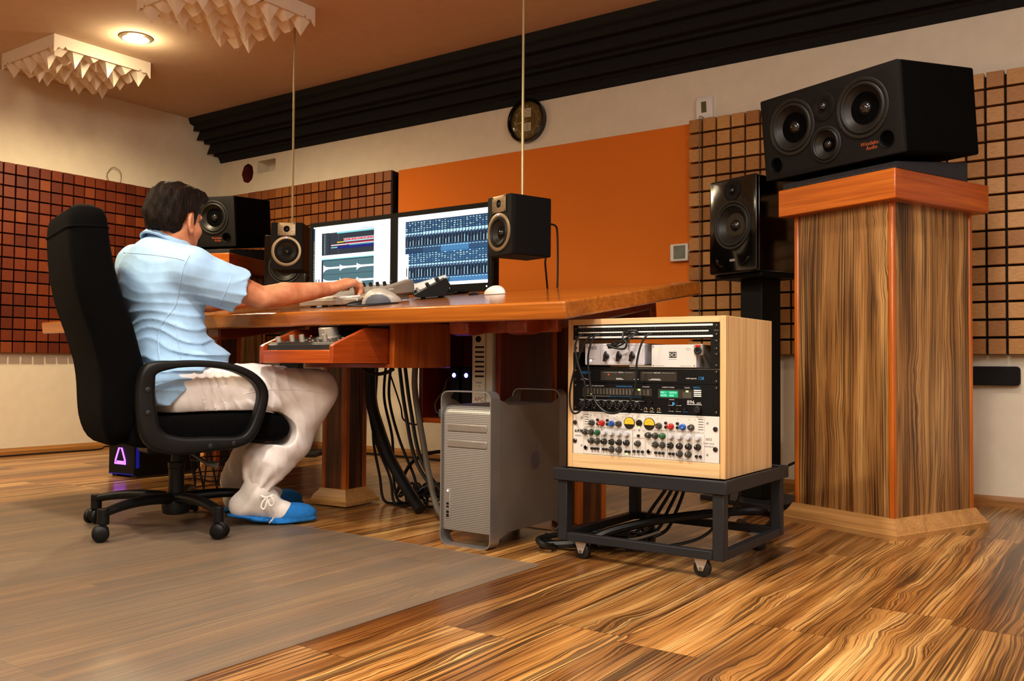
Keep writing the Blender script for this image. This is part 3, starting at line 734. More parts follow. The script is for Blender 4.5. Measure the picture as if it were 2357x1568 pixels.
def monitor(label, x0, ui):
    Y = 3.2; r = thing('computer_monitor', label, 'monitor', (x0, Y, dz(Y)+.0), 0, None); zb = 1.2995-.338-dz(Y)
    m = MB(); m.prism([(-.022, zb-.036), (SW+.022, zb-.036), (SW+.022, zb+SH+.022), (-.022, zb+SH+.022)], 'y', .0015, .05); part('casing', m, m_blackg, r, .004)
    m = MB()
    for a, b, c, d in ((-.022, SW+.022, zb-.036, zb), (-.022, SW+.022, zb+SH, zb+SH+.022), (-.022, 0, zb, zb+SH), (SW, SW+.022, zb, zb+SH)): m.box(a, b, -.006, .0015, c, d)
    part('bezel', m, m_black, r)
    s = part('screen', ui, SM, r); s.location = (0, .0008, zb)
    m = MB(); m.T = Matrix.Translation((SW/2, 0, 0)) @ rot('X', SA); m.box(-.12, .12, -.06, .06, 0.0005, .012); part('foot', m, m_blackg, r, .003)
    m = MB(); m.box(SW/2-.03, SW/2+.03, .05, .075, 0.01, zb+.18); part('neck', m, m_blackg, r, .004)
    m = MB(); m.lathe([(.003, 0), (.003, .002)], (SW-.006, -.006, zb-.016), (0, -1, 0), 12); part('power_light', m, m_led_w, r)
monitor('left black flat monitor showing a waveform editor and coloured tracks', -3.5245, left_ui())
monitor('right black flat monitor showing a blue software mixing console', -2.935, right_ui())

# control surface under the hand
r = on_desk('control_surface', 'long silver control surface under the man\'s hand, seen end-on', 'controller', -2.78, 2.48)
m = MB(); m.box(-.03, .30, .0, .30, .006, .030); part('chassis', m, m_silver, r, .004)
m = MB(); m.prism([(.0, .030), (.10, .034), (.29, .072), (.30, .068), (.30, .030)], 'x', -.03, .285); part('top_panel', m, m_silver, r, .003)
m = MB(); m.prism([(.02, .028), (.035, .041), (.30, .087), (.315, .076), (.315, .028)], 'x', .282, .322); part('end_cheek', m, m_silver, r, .009, 3)
m = MB(); m.box(-.018, .26, .012, .11, .030, .0385); part('key_strip', m, m_white, r, .002)
for k in range(7):
    m = MB(); x = .0+.04*k; m.lathe([(.008, .0), (.007, .017), (.005, .018)], (x, .268, .066), (0, -.25, 1), 16); part('knob', m, m_knobk, r)
for k in range(5):
    m = MB(); m.cyl((.0+.066*k, .05, 0.0005), (.0+.066*k, .05, .007), .012); part('rubber_foot', m, m_rubber, r)
# small mixer, turned sideways
r = on_desk('small_mixer', 'small black wedge-shaped mixer with knobs in front of right monitor', 'mixer', -2.392, 2.825, -48)
for a in (-.014, .20):
    m = MB(); m.prism([(-.062, .008), (-.078, .020), (.058, .082), (.074, .050), (.052, .008)], 'x', -a-.014, -a); part('side_cheek', m, m_black, r, .002)
m = MB(); m.prism([(-.062, .009), (-.075, .019), (.055, .078), (.070, .050), (.050, .009)], 'x', -.20, -.0005); part('chassis', m, M('grey_mixer_panel', '#5c5850', .5), r)
nrm = Vector((0, -.41, .91))
for i in range(3):
    for k in range(5):
        y = -.055+.042*i; z = .018+.45*(y+.075); x = -.022-.038*k
        m = MB(); m.lathe([(.0075, -.002), (.0065, .020 if i > 0 else .012), (.0045, .021)], (x, y, z), nrm, 12); part('knob', m, m_knobk if (i+k) % 4 else m_inkg, r)
for x in (-.03, -.17):
    for y in (-.04, .035): m = MB(); m.cyl((x, y, .0005), (x, y, .010), .010, seg=12); part('rubber_foot', m, m_rubber, r)
# mice
def dome(L, W, H, nx=14, nr=18, front=.42):
    rings = []
    for i in range(nx+1):
        t = i/nx; y = -L/2+L*t; s = math.sin(PI*min(max(t, .012), .988))**.55; hh = H*math.sin(PI*(t**.8)*.96+.06)**.75 if 0 < t < 1 else H*.1
        ring = []
        for k in range(nr+1):
            a = PI*k/nr; ring.append((W/2*s*math.copysign(abs(math.cos(a))**.8, math.cos(a)), y, .002+max(hh, .004)*math.sin(a)**.75))
        rings.append(ring)
    return rings
m_msil = M('satin_silver_plastic', '#aaa499', .38, .15, var=.03)
def mouse(name, label, x, y, rz, L, W, H, mt, sidem=None, lift=0.0):
    r = on_desk(name, label, 'mouse', x, y, rz, lift); m = MB(); m.loft(dome(L, W, H, 40, 48)); ms = [mt]
    if sidem:
        ms.append(sidem)
        for q, f in enumerate(m.f):
            cx, cy, cz = (sum(m.v[v][e] for v in f)/len(f) for e in range(3)); e = 1-((cy+.012)/.05)**2
            if cx > 0 and e > 0 and cz < .036*math.sqrt(e): m.m[q] = 1
    part('shell', m, ms, r, angle=70); return r
r = mouse('computer_mouse', 'silver and grey ergonomic mouse on black pad at desk edge', -2.372, 2.50, -52, .15, .088, .057, m_msil, M('slate_rubber', '#54565e', .5), lift=.0042)
m = MB(); m.box(-.004, .004, .028, .05, .046, .054); part('scroll_wheel', m, m_inkg, r, .002)
r = on_desk('mouse_pad', 'black mouse pad with raised wrist rest under silver mouse', 'mouse pad', -2.395, 2.475, -22); m = MB(); m.prism(rrect(.17, .15, .02), 'z', .0005, .004); part('mat', m, m_rubber, r, .001)
m = MB(); rg = []
for i in range(13): t = i/12; q = math.sin(PI*min(max(t, .03), .97))**.4; rg.append([(-.08+.15*t*0+(.028*q)*math.cos(a)-.01, -.07+.14*t, .004+max(0, .017*q*math.sin(a))) for a in [PI*k/10 for k in range(11)]])
m.loft(rg); part('wrist_rest', m, m_rubber, r, angle=60)
mouse('computer_mouse', 'white rounded mouse lying alone on desk right of monitors', -2.175, 2.955, 80, .115, .062, .034, m_white)
# papers leaning in front of the screens
m_paper = M('printer_paper', '#dfe4ee', .8, var=.02)
def paper(label, pts):
    m = MB(); m.add(pts, [(0, 1, 2, 3)]); o = part('paper_sheet', m, m_paper); b = o.modifiers.new('t', 'SOLIDIFY'); b.thickness = .0006
    return tag(o, label, 'paper', 'paper sheets propped by the monitors')
paper('white paper sheet propped before left monitor, above the man\'s hand', [tuple(at_y(742, 668, 3.08)), tuple(at_y(850, 672, 3.04)), tuple(at_y(826, 640, 3.10)), tuple(at_y(752, 657, 3.12))])
paper('white paper sheet propped before right monitor, behind small mixer', [tuple(at_y(945, 668, 3.08)), tuple(at_y(1036, 664, 3.05)), tuple(at_y(1026, 632, 3.10)), tuple(at_y(950, 655, 3.13))])
m = MB()
for pts in ([(1018, 683), (1060, 678), (1092, 670), (1085, 666), (1060, 672)], [(1020, 678), (1050, 671), (1078, 667), (1088, 676)]):
    m.tube(spline([tuple(on_plane(x, y, (0, 2.2, .788), (0, -SL, 1)).lerp(Vector((-2.25, 2.95, dz(2.95)+.005)), .72)) for x, y in pts], 6), .0035, 6)
tag(part('desk_cable', m, m_cable), 'black cable loop on desk between small mixer and right monitor', 'cable')
for lab, px in (('black cable from back of right hanging speaker down to desk, right one', [(1262, 516, 3.19), (1272, 517, 3.21), (1280, 522, 3.235), (1283, 540, 3.25), (1284, 600, 3.26), (1283, 663, 3.265)]), ('black cable from underside of right hanging speaker down to desk, left one', [(1257, 588, 3.17), (1255, 605, 3.18), (1257, 630, 3.22), (1260, 664, 3.27)])):
    m = MB(); m.tube(spline([tuple(at_y(*p)) for p in px], 6), .0042, 8); tag(part('speaker_cable', m, m_cable), lab, 'cable')
# ---------------------------------------------------------------- under the desk
# monitor controller in its pulled-out wooden tray
r = thing('wooden_tray', 'red-stained wooden tray pulled out under desk, holding a control unit', 'tray', (-2.377, 2.08, .598))
W, Dp = .37, .31
prof = [(0, 0), (0, .058), (.012, .066), (.155, .122), (.16, .124), (Dp, .124), (Dp, 0)]
for sx in (-1, 1): m = MB(); m.prism(prof, 'x', sx*W/2-sx*.018 if sx > 0 else sx*W/2, sx*W/2 if sx > 0 else sx*W/2+.018); part('tray_side', m, m_redy, r, .002)
m = MB(); m.box(-W/2+.018, W/2-.018, 0.001, .018, 0, .045); part('tray_front', m, m_redx, r, .002)
m = MB(); m.box(-W/2+.018, W/2-.018, .018, Dp, 0, .008); part('tray_floor', m, m_red, r)
m_ctl = M('dark_control_panel', '#2a2622', .45, var=.1)
c = thing('monitor_controller', 'dark control unit with large silver knob in the wooden tray', 'controller', (-2.377, 2.08, .6062))
m = MB(); m.prism([(.019, .0), (.019, .055), (.024, .058), (.30, .112), (.305, .11), (.305, 0)], 'x', -.164, .164); part('casing', m, m_ctl, c)
m = MB(); m.T = Matrix.Translation((0, .0375, .047)); m.lathe([(.018, -.164), (.018, .164)], (0, 0, 0), (1, 0, 0), 24); part('arm_rest', m, m_rubber, c)
sl = (.112-.058)/.276
def top(y): return .058+sl*(y-.024)
nn = Vector((0, -sl, 1)).normalized()
m = MB(); m.lathe([(.042, -.002), (.042, .004), (.036, .006), (.035, .036), (.032, .039), (.001, .039)], (.005, .155, top(.155)), nn, 40); part('volume_knob', m, m_silver, c)
for x, y, h in ((-.14, .05, .022), (-.11, .085, .022), (-.03, .06, .026), (.085, .06, .026)): m = MB(); m.lathe([(.0095, -.001), (.009, h), (.007, h+.001)], (x, y, top(y)), nn, 20); part('knob', m, m_silver, c)
for x, y in ((-.10, .045), (-.07, .05), (-.055, .10), (-.02, .12), (-.08, .14), (.01, .06), (.04, .07), (.06, .11), (.11, .05), (.13, .05), (.11, .10), (.13, .12), (.09, .14), (-.01, .09), (-.05, .15)):
    m = MB(); m.lathe([(.007, -.001), (.0065, .004), (.004, .005)], (x, y, top(y)), nn, 14); part('button', m, m_chrome, c)
m = MB(); m.T = Matrix.Translation((0, .285, top(.285)+.001)) @ rot('X', math.degrees(math.atan(sl))); m.box(.06, .12, -.008, .0, 0, .0005); m.box(-.14, -.09, -.006, 0, 0, .0005); part('printed_lines', m, m_inkw, c)
m = MB(); m.lathe([(.003, 0), (.002, .003)], (-.13, .19, top(.19)), nn, 10); part('red_light', m, m_led_r, c)

# tower computer
m_perf = NT('perforated_aluminium'); X = m_perf.coords(); pz = .0058
u = m_perf.math('DIVIDE', X[0], pz); v = m_perf.math('DIVIDE', X[2], pz)
row = m_perf.math('MULTIPLY', m_perf.math('MODULO', m_perf.math('ABSOLUTE', m_perf.math('FLOOR', v)), 2.0), .5)
fu = m_perf.math('SUBTRACT', m_perf.math('FRACT', m_perf.math('ADD', u, row)), .5); fv = m_perf.math('SUBTRACT', m_perf.math('FRACT', v), .5)
d2 = m_perf.math('ADD', m_perf.math('MULTIPLY', fu, fu), m_perf.math('MULTIPLY', fv, fv))
m_perf.link(m_perf.ramp(d2, [(.0, '#3b3632'), (.085, '#3b3632'), (.13, '#b0aca6')]), m_perf.bsdf.inputs['Base Color']); m_perf.set(Roughness=.4, Metallic=.5)
r = thing('tower_computer', 'silver aluminium tower computer with perforated front on floor under desk', 'computer', (-1.828, 2.325, 0), 1)
W, H, Dp = .206, .51, .475; R = .028; t = .0035
o = rrect(W, H, R, 6); i_ = rrect(W-2*t, H-2*t, R-t, 6)
def shell(y0, y1):
    m = MB(); n = len(o)
    vs = [(x, y, z+H/2) for y in (y0, y1) for x, z in o]+[(x, y, z+H/2) for y in (y0, y1) for x, z in i_]
    fs = []
    for k in range(n):
        q = (k+1) % n; fs += [(k, q, n+q, n+k), (2*n+q, 2*n+k, 3*n+k, 3*n+q), (q, k, 2*n+k, 2*n+q), (n+k, n+q, 3*n+q, 3*n+k)]
    return m.add(vs, fs)
part('front_handle', shell(0, .052), m_alu, r)
part('rear_handle', shell(Dp-.05, Dp), m_alu, r)
m = MB(); zb, zt = .046, .462
for sx in (-1, 1):
    x0, x1 = sorted((sx*W/2, sx*(W/2-t)))
    m.prism([(.052, .03), (.060, .03), (.10, zb), (Dp-.09, zb), (Dp-.055, .03), (Dp-.05, .03), (Dp-.05, H-.03), (Dp-.055, H-.03), (Dp-.085, zt+.008), (Dp-.10, zt), (.105, zt), (.088, zt+.008), (.060, H-.03), (.052, H-.03)], 'x', x0, x1)
part('side_panel', m, m_alud, r)
m = MB(); m.prism([(.018, zb), (.012, zb+.006), (.012, zt-.03), (.03, zt-.006), (.055, zt), (Dp-.012, zt), (Dp-.012, zb)], 'x', -W/2+t+.0005, W/2-t-.0005); part('body', m, m_alud, r)
m = MB(); a = W/2-t-.006
ring = [(.0115, zb+.004), (.0105, zb+.012), (.0105, zt-.03), (.016, zt-.018), (.029, zt-.0055), (.05, zt+.001)]
vs = []
for y, z in ring: vs += [(-a, y-.0012, z), (a, y-.0012, z)]
m.add(vs, [(2*k, 2*k+1, 2*k+3, 2*k+2) for k in range(len(ring)-1)]); part('perforated_front', m, m_perf.m, r, angle=80)
for z in (.388, .335): m = MB(); m.box(-a+.015, a-.012, .0065, .0105, z-.011, z+.011); part('drive_door', m, m_alu, r, .0015)
m = MB(); m.box(-a+.008, -a+.026, .0075, .0095, .085, .185); pp = part('port_strip', m, m_alu, r, .001)
m = MB()
for z, h in ((.135, .007), (.125, .006), (.108, .008), (.096, .01)): m.box(-a+.012, -a+.022, .0068, .0076, z-h/2, z+h/2)
part('sockets', m, m_black, pp)
m = MB(); m.lathe([(.0028, 0), (.0028, .001)], (-a+.017, .0075, .178), (0, -1, 0), 14); part('power_light', m, m_led_w, pp)
# fruit-shaped emblem on the side
m = MB(); n = 40; ol = []
for k in range(n):
    a_ = 2*PI*k/n; rr = .033*(1+.10*math.cos(2*a_)*-.6)-.006*math.exp(-((a_-PI/2)/.35)**2)-.004*math.exp(-((a_-3*PI/2)/.3)**2)
    yy, zz = rr*math.cos(a_)*.96, rr*math.sin(a_)
    dxb, dzb = yy-.040, zz-.006; db = math.hypot(dxb, dzb)
    if db < .018: yy, zz = .040+dxb/db*.018, .006+dzb/db*.018
    ol.append((yy, zz))
m.prism([(Dp*.56+y, .27+z) for y, z in ol], 'x', W/2, W/2+.0004)
lf = [(-.004, .034), (.0, .047), (.012, .056), (.011, .043), (.003, .036)]; m.prism([(Dp*.56+y, .27+z) for y, z in lf], 'x', W/2, W/2+.0004)
part('side_emblem', m, M('emblem_grey', '#6e6468', .35, .4), r)
# UPS
r = thing('power_backup_unit', 'beige upright power backup unit with vent slots behind silver tower', 'power supply', (-2.04, 2.70, .3865))
m = MB(); m.box(-.047, .042, 0, .27, 0, .37); part('casing', m, m_offw, r, .006)
m = MB(); m.prism([(-.0, .004), (-.010, .01), (-.010, .36), (0, .366)], 'x', -.045, .015); part('front_bezel', m, m_offw, r, .003)
m = MB()
for k in range(7): m.box(-.03, .012, -.0108, -.009, .163+.0182*k, .170+.0182*k)
part('vent_slots', m, m_black, r)
m = MB(); m.lathe([(.012, 0), (.012, .003), (.01, .004)], (-.014, -.010, .306), (0, -1, 0), 24); part('power_button', m, m_black, r)
m = MB(); m.text('APC', .024, (-.033, -.0106, .072)); part('brand_lettering', m, M('brick_red_print', '#8a3a24', .6), r)
m = MB(); m.box(-.025, .002, -.0106, -.0102, .140, .145); m.box(-.012, -.006, -.0106, -.0102, .128, .132)
for k in range(4): m.box(-.026+.009*k, -.022+.009*k, -.0106, -.0102, .108, .113)
part('printed_marks', m, m_inkg, r)
# two external drives
for x, lab in ((-2.212, 'black external drive with blue light, left of the two on hanging shelf'), (-2.152, 'black external drive with blue light, right of the two, beside beige unit')):
    r = thing('external_drive', lab, 'hard drive', (x, 2.74, .3865), 0, 'external drives on the hanging shelf')
    m = MB(); m.box(-.022, .022, 0, .17, 0, .20); part('casing', m, m_blackm, r, .004)
    m = MB(); m.lathe([(.009, 0), (.008, .002), (.001, .0025)], (0, 0, .168), (0, -1, 0), 20); part('blue_light', m, m_led_b, r)
# adapter on the shelf
r = thing('cable_adapter', 'small pale blue plug adapter with thin lead on hanging shelf', 'adapter', (-2.275, 2.745, .3865)); m = MB(); m.box(-.02, .05, 0, .05, 0, .034); part('casing', m, M('pale_blue_plastic', '#6c8496', .5), r, .004)
m = MB(); m.tube(spline([(-.02, .02, .015), (-.045, .02, .02), (-.05, .02, .06), (-.01, .025, .11), (.0, .03, .15), (.005, .08, .16)], 6), .0025, 6); part('lead', m, m_cableg, r)

# dark computer case with violet lamp at the far left
r = thing('dark_computer_case', 'black case with glowing violet triangle on floor behind office chair', 'computer case', (-4.36, 2.66, 0), 4)
m = MB(); m.box(-.105, .105, 0, .42, .012, .34); part('casing', m, m_black, r, .006)
for sx in (-1, 1): m = MB(); m.box(sx*.08-.02, sx*.08+.02, .02, .40, 0, .013); part('foot', m, m_rubber, r)
m = MB(); m.tube([(-.016, -.002, .150), (.006, -.002, .150), (.033, -.002, .09), (.038, -.002, .070), (-.048, -.002, .070), (-.042, -.002, .09)], .0045, 8, closed=True); m.box(-.035, .026, -.003, -.001, .074, .084); part('violet_emblem', m, m_led_v, r)
m = MB(); m.box(.1055, .107, .01, .03, .05, .28); part('side_glow_strip', m, E('dim_blue', '#2828c0', .35), r)
m = MB(); m.box(-.10, .10, -.002, .0, .014, .020); part('lower_glow_strip', m, E('dim_violet', '#3020a0', .5), r)
# wire basket
r = thing('wire_basket', 'low black wire basket on floor beyond the chair', 'basket', (-3.62, 2.70, 0)); m = MB()
for k in range(10):
    a = 2*PI*k/10; m.tube([(.10*math.cos(a), .10*math.sin(a), .004), (.13*math.cos(a+.3), .13*math.sin(a+.3), .20)], .0025, 6); m.tube([(.10*math.cos(a), .10*math.sin(a), .004), (.13*math.cos(a-.3), .13*math.sin(a-.3), .20)], .0025, 6)
for z, q in ((.004, .10), (.07, .11), (.14, .12), (.2, .13)): m.tube([(q*math.cos(t*PI/14), q*math.sin(t*PI/14), z) for t in range(28)], .003, 6, closed=True)
part('wire_frame', m, m_black, r)

# cables
def cable(label, pts, rad, mt=m_cable, name='cable', group=None, n=8):
    m = MB(); m.tube(spline(pts, n), rad, 8); return tag(part(name, m, mt), label, 'cable', group)
gb = 'black cables hanging under the desk'
cable('thick black cable bundle hanging under desk right of the middle column', [(-2.66, 2.74, .64), (-2.655, 2.74, .45), (-2.63, 2.76, .33), (-2.56, 2.76, .20), (-2.44, 2.74, .08), (-2.36, 2.72, .02)], .024, name='cable_bundle')
tg = 'thin black cables beside the thick bundle'
for k, (a, b, c_) in enumerate(((-2.72, -2.70, -2.62), (-2.70, -2.73, -2.70), (-2.64, -2.60, -2.52), (-2.69, -2.66, -2.66))):
    cable('thin black cable hanging beside thick cable bundle under desk', [(a, 2.80+.022*k, .60), (a-.01, 2.80+.022*k, .45), (b, 2.81+.022*k, .28), (c_, 2.82+.022*k, .12), (c_+.03, 2.82+.022*k, .012), (c_+.12, 2.83+.022*k, .01)], .006, group=tg)
cable('grey cable hanging under desk left of silver tower', [(-2.36, 2.69, .65), (-2.37, 2.69, .5), (-2.33, 2.70, .28), (-2.30, 2.70, .16), (-2.22, 2.66, .04), (-2.12, 2.62, .012), (-2.02, 2.62, .012)], .012, m_cableg, 'grey_cable')
for k in range(2): cable('black cable hanging close behind grey cable, left of silver tower', [(-2.47+.03*k, 2.70, .64), (-2.43+.03*k, 2.70, .42), (-2.37+.03*k, 2.71, .2), (-2.22+.04*k, 2.72, .06), (-2.05, 2.72+.06*k, .012)], .0075, group='black cables behind the grey cable')
cable('thin black cable sagging between thick bundle and grey cable under desk', [(-2.65, 2.85, .55), (-2.6, 2.86, .42), (-2.58, 2.86, .36), (-2.50, 2.86, .345), (-2.42, 2.86, .40), (-2.40, 2.86, .5), (-2.40, 2.86, .57)], .0035)
cable('black looped cable below drawer housing under desk', [(-2.46, 2.50, .578), (-2.43, 2.50, .563), (-2.39, 2.50, .558), (-2.34, 2.5, .566), (-2.31, 2.5, .578)], .007)
cable('black cable arching from cable pile to back of silver tower', [(-2.60, 2.84, .05), (-2.52, 2.84, .18), (-2.40, 2.85, .235), (-2.2, 2.86, .24), (-2.0, 2.9, .22), (-1.9, 2.83, .24)], .0075)
for k in range(2): cable('grey sloping lead from hanging shelf down to floor', [(-2.30+.07*k, 2.9, .36), (-2.24+.07*k, 2.88, .25), (-2.16+.07*k, 2.86, .1), (-2.10+.07*k, 2.84, .01)], .006, m_cableg, group='grey sloping leads')
R = random.Random(11); m = MB()
for k in range(26):
    cx_, cy_ = R.uniform(-2.55, -2.14), R.uniform(2.86, 3.06); pts = []; rr = R.uniform(.05, .13); ph = R.random()*6
    for j in range(7): a = ph+j*R.uniform(.7, 1.0); pts.append((cx_+rr*math.cos(a), cy_+rr*.6*math.sin(a), .008+.05*R.random()+.03*(j % 2)))
    m.tube(spline(pts, 5), R.uniform(.003, .007), 6)
tag(part('cable_tangle', m, m_cable), 'tangle of black cables on floor behind middle desk column', 'cables', None, 'stuff')
cable('thin dark cable along floor at left wall baseboard', [(XL+.10, 2.2, .006), (XL+.09, 3.0, .006), (XL+.12, 3.35, .006), (XL+.10, 3.42, .02), (XL+.07, 3.5, .012), (XL+.06, 3.62, .008)], .005)
cable('black cable along floor by front wall skirting under desk', [(-4.3, 4.30, .007), (-3.7, 4.29, .007), (-3.2, 4.31, .007), (-2.6, 4.28, .007), (-2.1, 4.30, .007)], .007)
# ---------------------------------------------------------------- rolling cart and rack
CX0, CX1, CY0, CY1 = -1.507, -.963, 2.385, 2.89
r = thing('rolling_cart', 'dark grey steel frame cart on casters carrying the pale wooden rack', 'cart', ((CX0+CX1)/2, (CY0+CY1)/2, 0)); a, b = (CX1-CX0)/2, (CY1-CY0)/2
e = .034
m = MB()
for x0, x1, y0, y1 in ((-a-.012, a+.012, -b-.008, -b+.006), (-a-.012, a+.012, b-.006, b+.012), (-a-.012, -a+.004, -b+.006, b-.006), (a-.004, a+.012, -b+.006, b-.006)): m.box(x0, x1, y0, y1, .240, .2785)
m.box(-a, a, -b+.006, b-.006, .240, .272)
part('top_tray', m, m_dgrey, r, .003)
for sx in (-1, 1):
    for sy in (-1, 1):
        x, y = sx*(a-e/2), sy*(b-e/2); part('leg', MB().box(x-e/2, x+e/2, y-e/2, y+e/2, .055, .2405), m_dgrey, r, .003)
        m = MB(); cx, cy = sx*(a-.075), sy*(b-.03)
        m.box(cx-.025, cx+.025, cy-.022, cy+.022, .053, .057)
        for q in (-.016, .013): m.prism([(cx-.022, .056), (cx+.022, .056), (cx+.007, .018), (cx-.007, .018)], 'y', cy+q, cy+q+.003)
        w = part('caster', m, m_silver, r, .001); m = MB(); m.lathe([(.018, -.011), (.0245, -.008), (.0245, .008), (.018, .011)], (cx, cy, .0247), (0, 1, 0), 28); part('wheel', m, m_rubber, w); m = MB(); m.cyl((cx, cy-.018, .025), (cx, cy+.018, .025), .005, seg=12); part('axle', m, m_steel, w)
m = MB(); m.box(-a+e, a-e, -b, -b+.025, .055, .080); m.box(-a+e, a-e, b-.025, b, .055, .080); m.box(-a, -a+.025, -b+e, b-e, .055, .080); m.box(a-.025, a, -b+e, b-e, .055, .080); part('lower_rail', m, m_dgrey, r, .002)
RX, RY, RZ = -1.493, 2.42, .2785; W, H, Dp = .522, .4625, .38; t = .018
case = thing('rack_case', 'pale spruce wooden rack case full of audio units on the grey cart', 'rack', (RX, RY, RZ))
zb = .043
for x0, x1 in ((0, t), (W-t, W)): part('side_panel', MB().box(x0, x1, 0.0, Dp, 0, H), m_birch, case, .0015)
part('top_panel', MB().box(t, W-t, 0, Dp, H-t, H), m_birchx, case, .001)
part('bottom_panel', MB().box(t, W-t, 0, Dp, 0, zb), m_birchx, case, .001)
U = .04445; X0 = RX+.0197; Z0 = RZ+H-t-.001; PW = .4826
def unit(name, label, cat, u0, n, mt, ear=m_black, depth=.22, bevel=.001):
    z1 = Z0-u0*U; r = thing(name, label, cat, (X0, RY+.004, z1-n*U)); h = n*U-.0008
    part('front_panel', MB().box(0, PW, -.003, 0, 0, h), mt, r, bevel); part('chassis', MB().box(.022, PW-.022, 0.0002, depth, .002, h-.002), m_black, r)
    return r, h
def screws(r, h, pts, mt=m_chrome, R=.0048, y=-.003):
    for x, z in pts: m = MB(); m.lathe([(R, 0), (R*.95, .0022), (R*.5, .003), (R*.45, .0015), (.0005, .0015)], (x, y, z), (0, -1, 0), 14); part('rack_screw', m, mt, r, angle=50)
YT = -.0034
# patchbay
r, h = unit('patchbay', 'black patchbay with white label strips, topmost in the rack', 'patchbay', 0, 1, m_black, depth=.10)
m = MB()
for z0, z1, x1 in ((.036, .0415, .463), (.0195, .0232, .450), (.0035, .009, .463)): m.box(.018, x1, -.0036, -.003, z0, z1)
part('label_strip', m, m_white, r)
m = MB(); m.box(.018, .05, -.0038, -.0036, .0365, .041); Rn = random.Random(2)
for k in range(8): m.box(.022+.008*k, .0225+.008*k, -.0039, -.0036, .0045, .0085); m.box(.13+.009*k, .1306+.009*k, -.0039, -.0036, .037, .041)
for k in range(7): m.box(.11+.009*k, .1106+.009*k, -.0039, -.0036, .0045, .0085)
m.v = [v for v in m.v]; part('printed_marks', m, m_inkg, r)
jm = MB(); jm.lathe([(.0034, 0), (.0034, .0018), (.0026, .002), (.0022, .0005), (.0005, .0005)], (0, -.003, 0), (0, -1, 0), 12)
j0 = None
for row, z in enumerate((.0302, .0145)):
    for k in range(48):
        x = .0275+.0088*k
        if j0 is None: j0 = part('jack', jm, m_dome, r, angle=50); j0.location = (x, 0, z)
        else: again(j0, r, (x, 0, z))
screws(r, h, ((PW-.010, .035), (PW-.010, .010), (.009, .035), (.009, .010)), m_dome)
m = MB(); m.box(.466, .4815, YT, -.003, .0218, .0222); part('divider_line', m, m_inkw, r)
# shelf row: rails, two half units
rr_, hh_ = .0, 2*U
zS = Z0-3*U
r = thing('rack_shelf', 'black rack shelf below patchbay carrying the two half-width units', 'shelf', (X0, RY+.004, zS)); h = 2*U
m = MB(); m.box(0, PW, -.002, .22, .0, .0035); m.box(0.456, PW, -.003, 0, 0.0, h-.001); m.box(0, .018, -.003, 0, 0, .05); m.box(.456, .460, 0, .2, 0, .05); m.box(.016, .02, 0, .2, 0, .05); part('tray', m, m_black, r, .0008)
part('rack_rail', MB().box(.0, .016, .0005, .003, .05, h-.001), m_white, r)
m = MB()
for z in (.060, .078): m.box(.006, .011, -.0002, .0005, z, z+.006)
part('rail_hole', m, m_black, r)
screws(r, h, ((PW-.010, .080), (PW-.010, .058), (PW-.010, .042), (PW-.010, .010)), m_dome)
bk = (.0038)
r = thing('guitar_preamp', 'silver-white half-width unit with three black pointer knobs in rack', 'preamp', (X0+.0435, RY-.002, zS+bk+.006))
m = MB(); f = rrect(.205, .066, .005); m.prism([(x+.1025, z+.033) for x, z in f], 'y', 0, .15); part('casing', m, M('pale_silver_panel', '#cfd0d6', .4, .15, var=.02), r, .0015)
m = MB(); ox = [(.055+.146*.5+x, .032+z) for x, z in rrect(.146, .056, .004)]; m.tube([(x, -.0002, z) for x, z in ox], .00035, 4, closed=True); part('printed_frame', m, m_inkg, r)
m = MB(); m.text('RODE', .0135, (.0085, -.0005, .048), sx=.95); m.T = Matrix.Translation((.0215, -.0006, .0525)) @ rot('Y', 40); m.box(-.0005, .0005, -.0002, .0002, -.006, .006); part('brand_lettering', m, m_ink, r)
for x, aa in ((.077, 8), (.121, 5), (.166, 10)):
    m = MB(); m.T = Matrix.Translation((x, -.001, .027)) @ rot('Y', aa); m.lathe([(.0095, 0), (.0088, .007), (.006, .009)], (0, 0, 0), (0, -1, 0), 24); m.prism([(-.0045, -.016), (.0045, -.016), (.0035, .008), (0, .0165), (-.0035, .008)], 'y', -.014, -.004); k_ = part('pointer_knob', m, m_knobk, r, .001)
m = MB()
for x in (.077, .121, .166):
    for q in range(-3, 4): aq = math.radians(q*38); m.box(x+.021*math.sin(aq)-.0009, x+.021*math.sin(aq)+.0009, -.0003, 0, .029+.021*math.cos(aq)-.0004, .029+.021*math.cos(aq)+.0004)
part('scale_marks', m, m_inkg, r)
m = MB(); m.lathe([(.003, 0), (.002, .0015)], (.021, -.0, .014), (0, -1, 0), 12); part('blue_light', m, m_led_w, r)
m = MB(); m.box(.010, .036, -.0004, 0, .0175, .0195); part('printed_line', m, m_inkg, r)
r = thing('direct_box', 'white half-width metal unit with boxed DCS mark in rack', 'audio unit', (X0+.272, RY-.002, zS+bk+.0005))
part('casing', MB().box(0, .142, 0, .14, 0, .0665), M('grey_white_panel', '#cdcbc8', .45, .1, var=.02), r, .001)
m = MB(); m.prism([(.0685+x, .0365+z) for x, z in rrect(.025, .0165, .003)], 'y', -.0004, 0); mk = part('boxed_mark', m, m_ink, r); m = MB(); m.text('DCS', .0145, (.0685, -.0007, .0315), align='CENTER', sx=.92); part('mark_lettering', m, m_white, mk)
m = MB(); m.box(.055, .082, -.0004, 0, .0468, .0474); m.box(.056, .081, -.0004, 0, .0235, .0245); m.box(.012, .042, -.0004, 0, .0042, .0052); m.box(.092, .128, -.0004, 0, .0042, .0052)
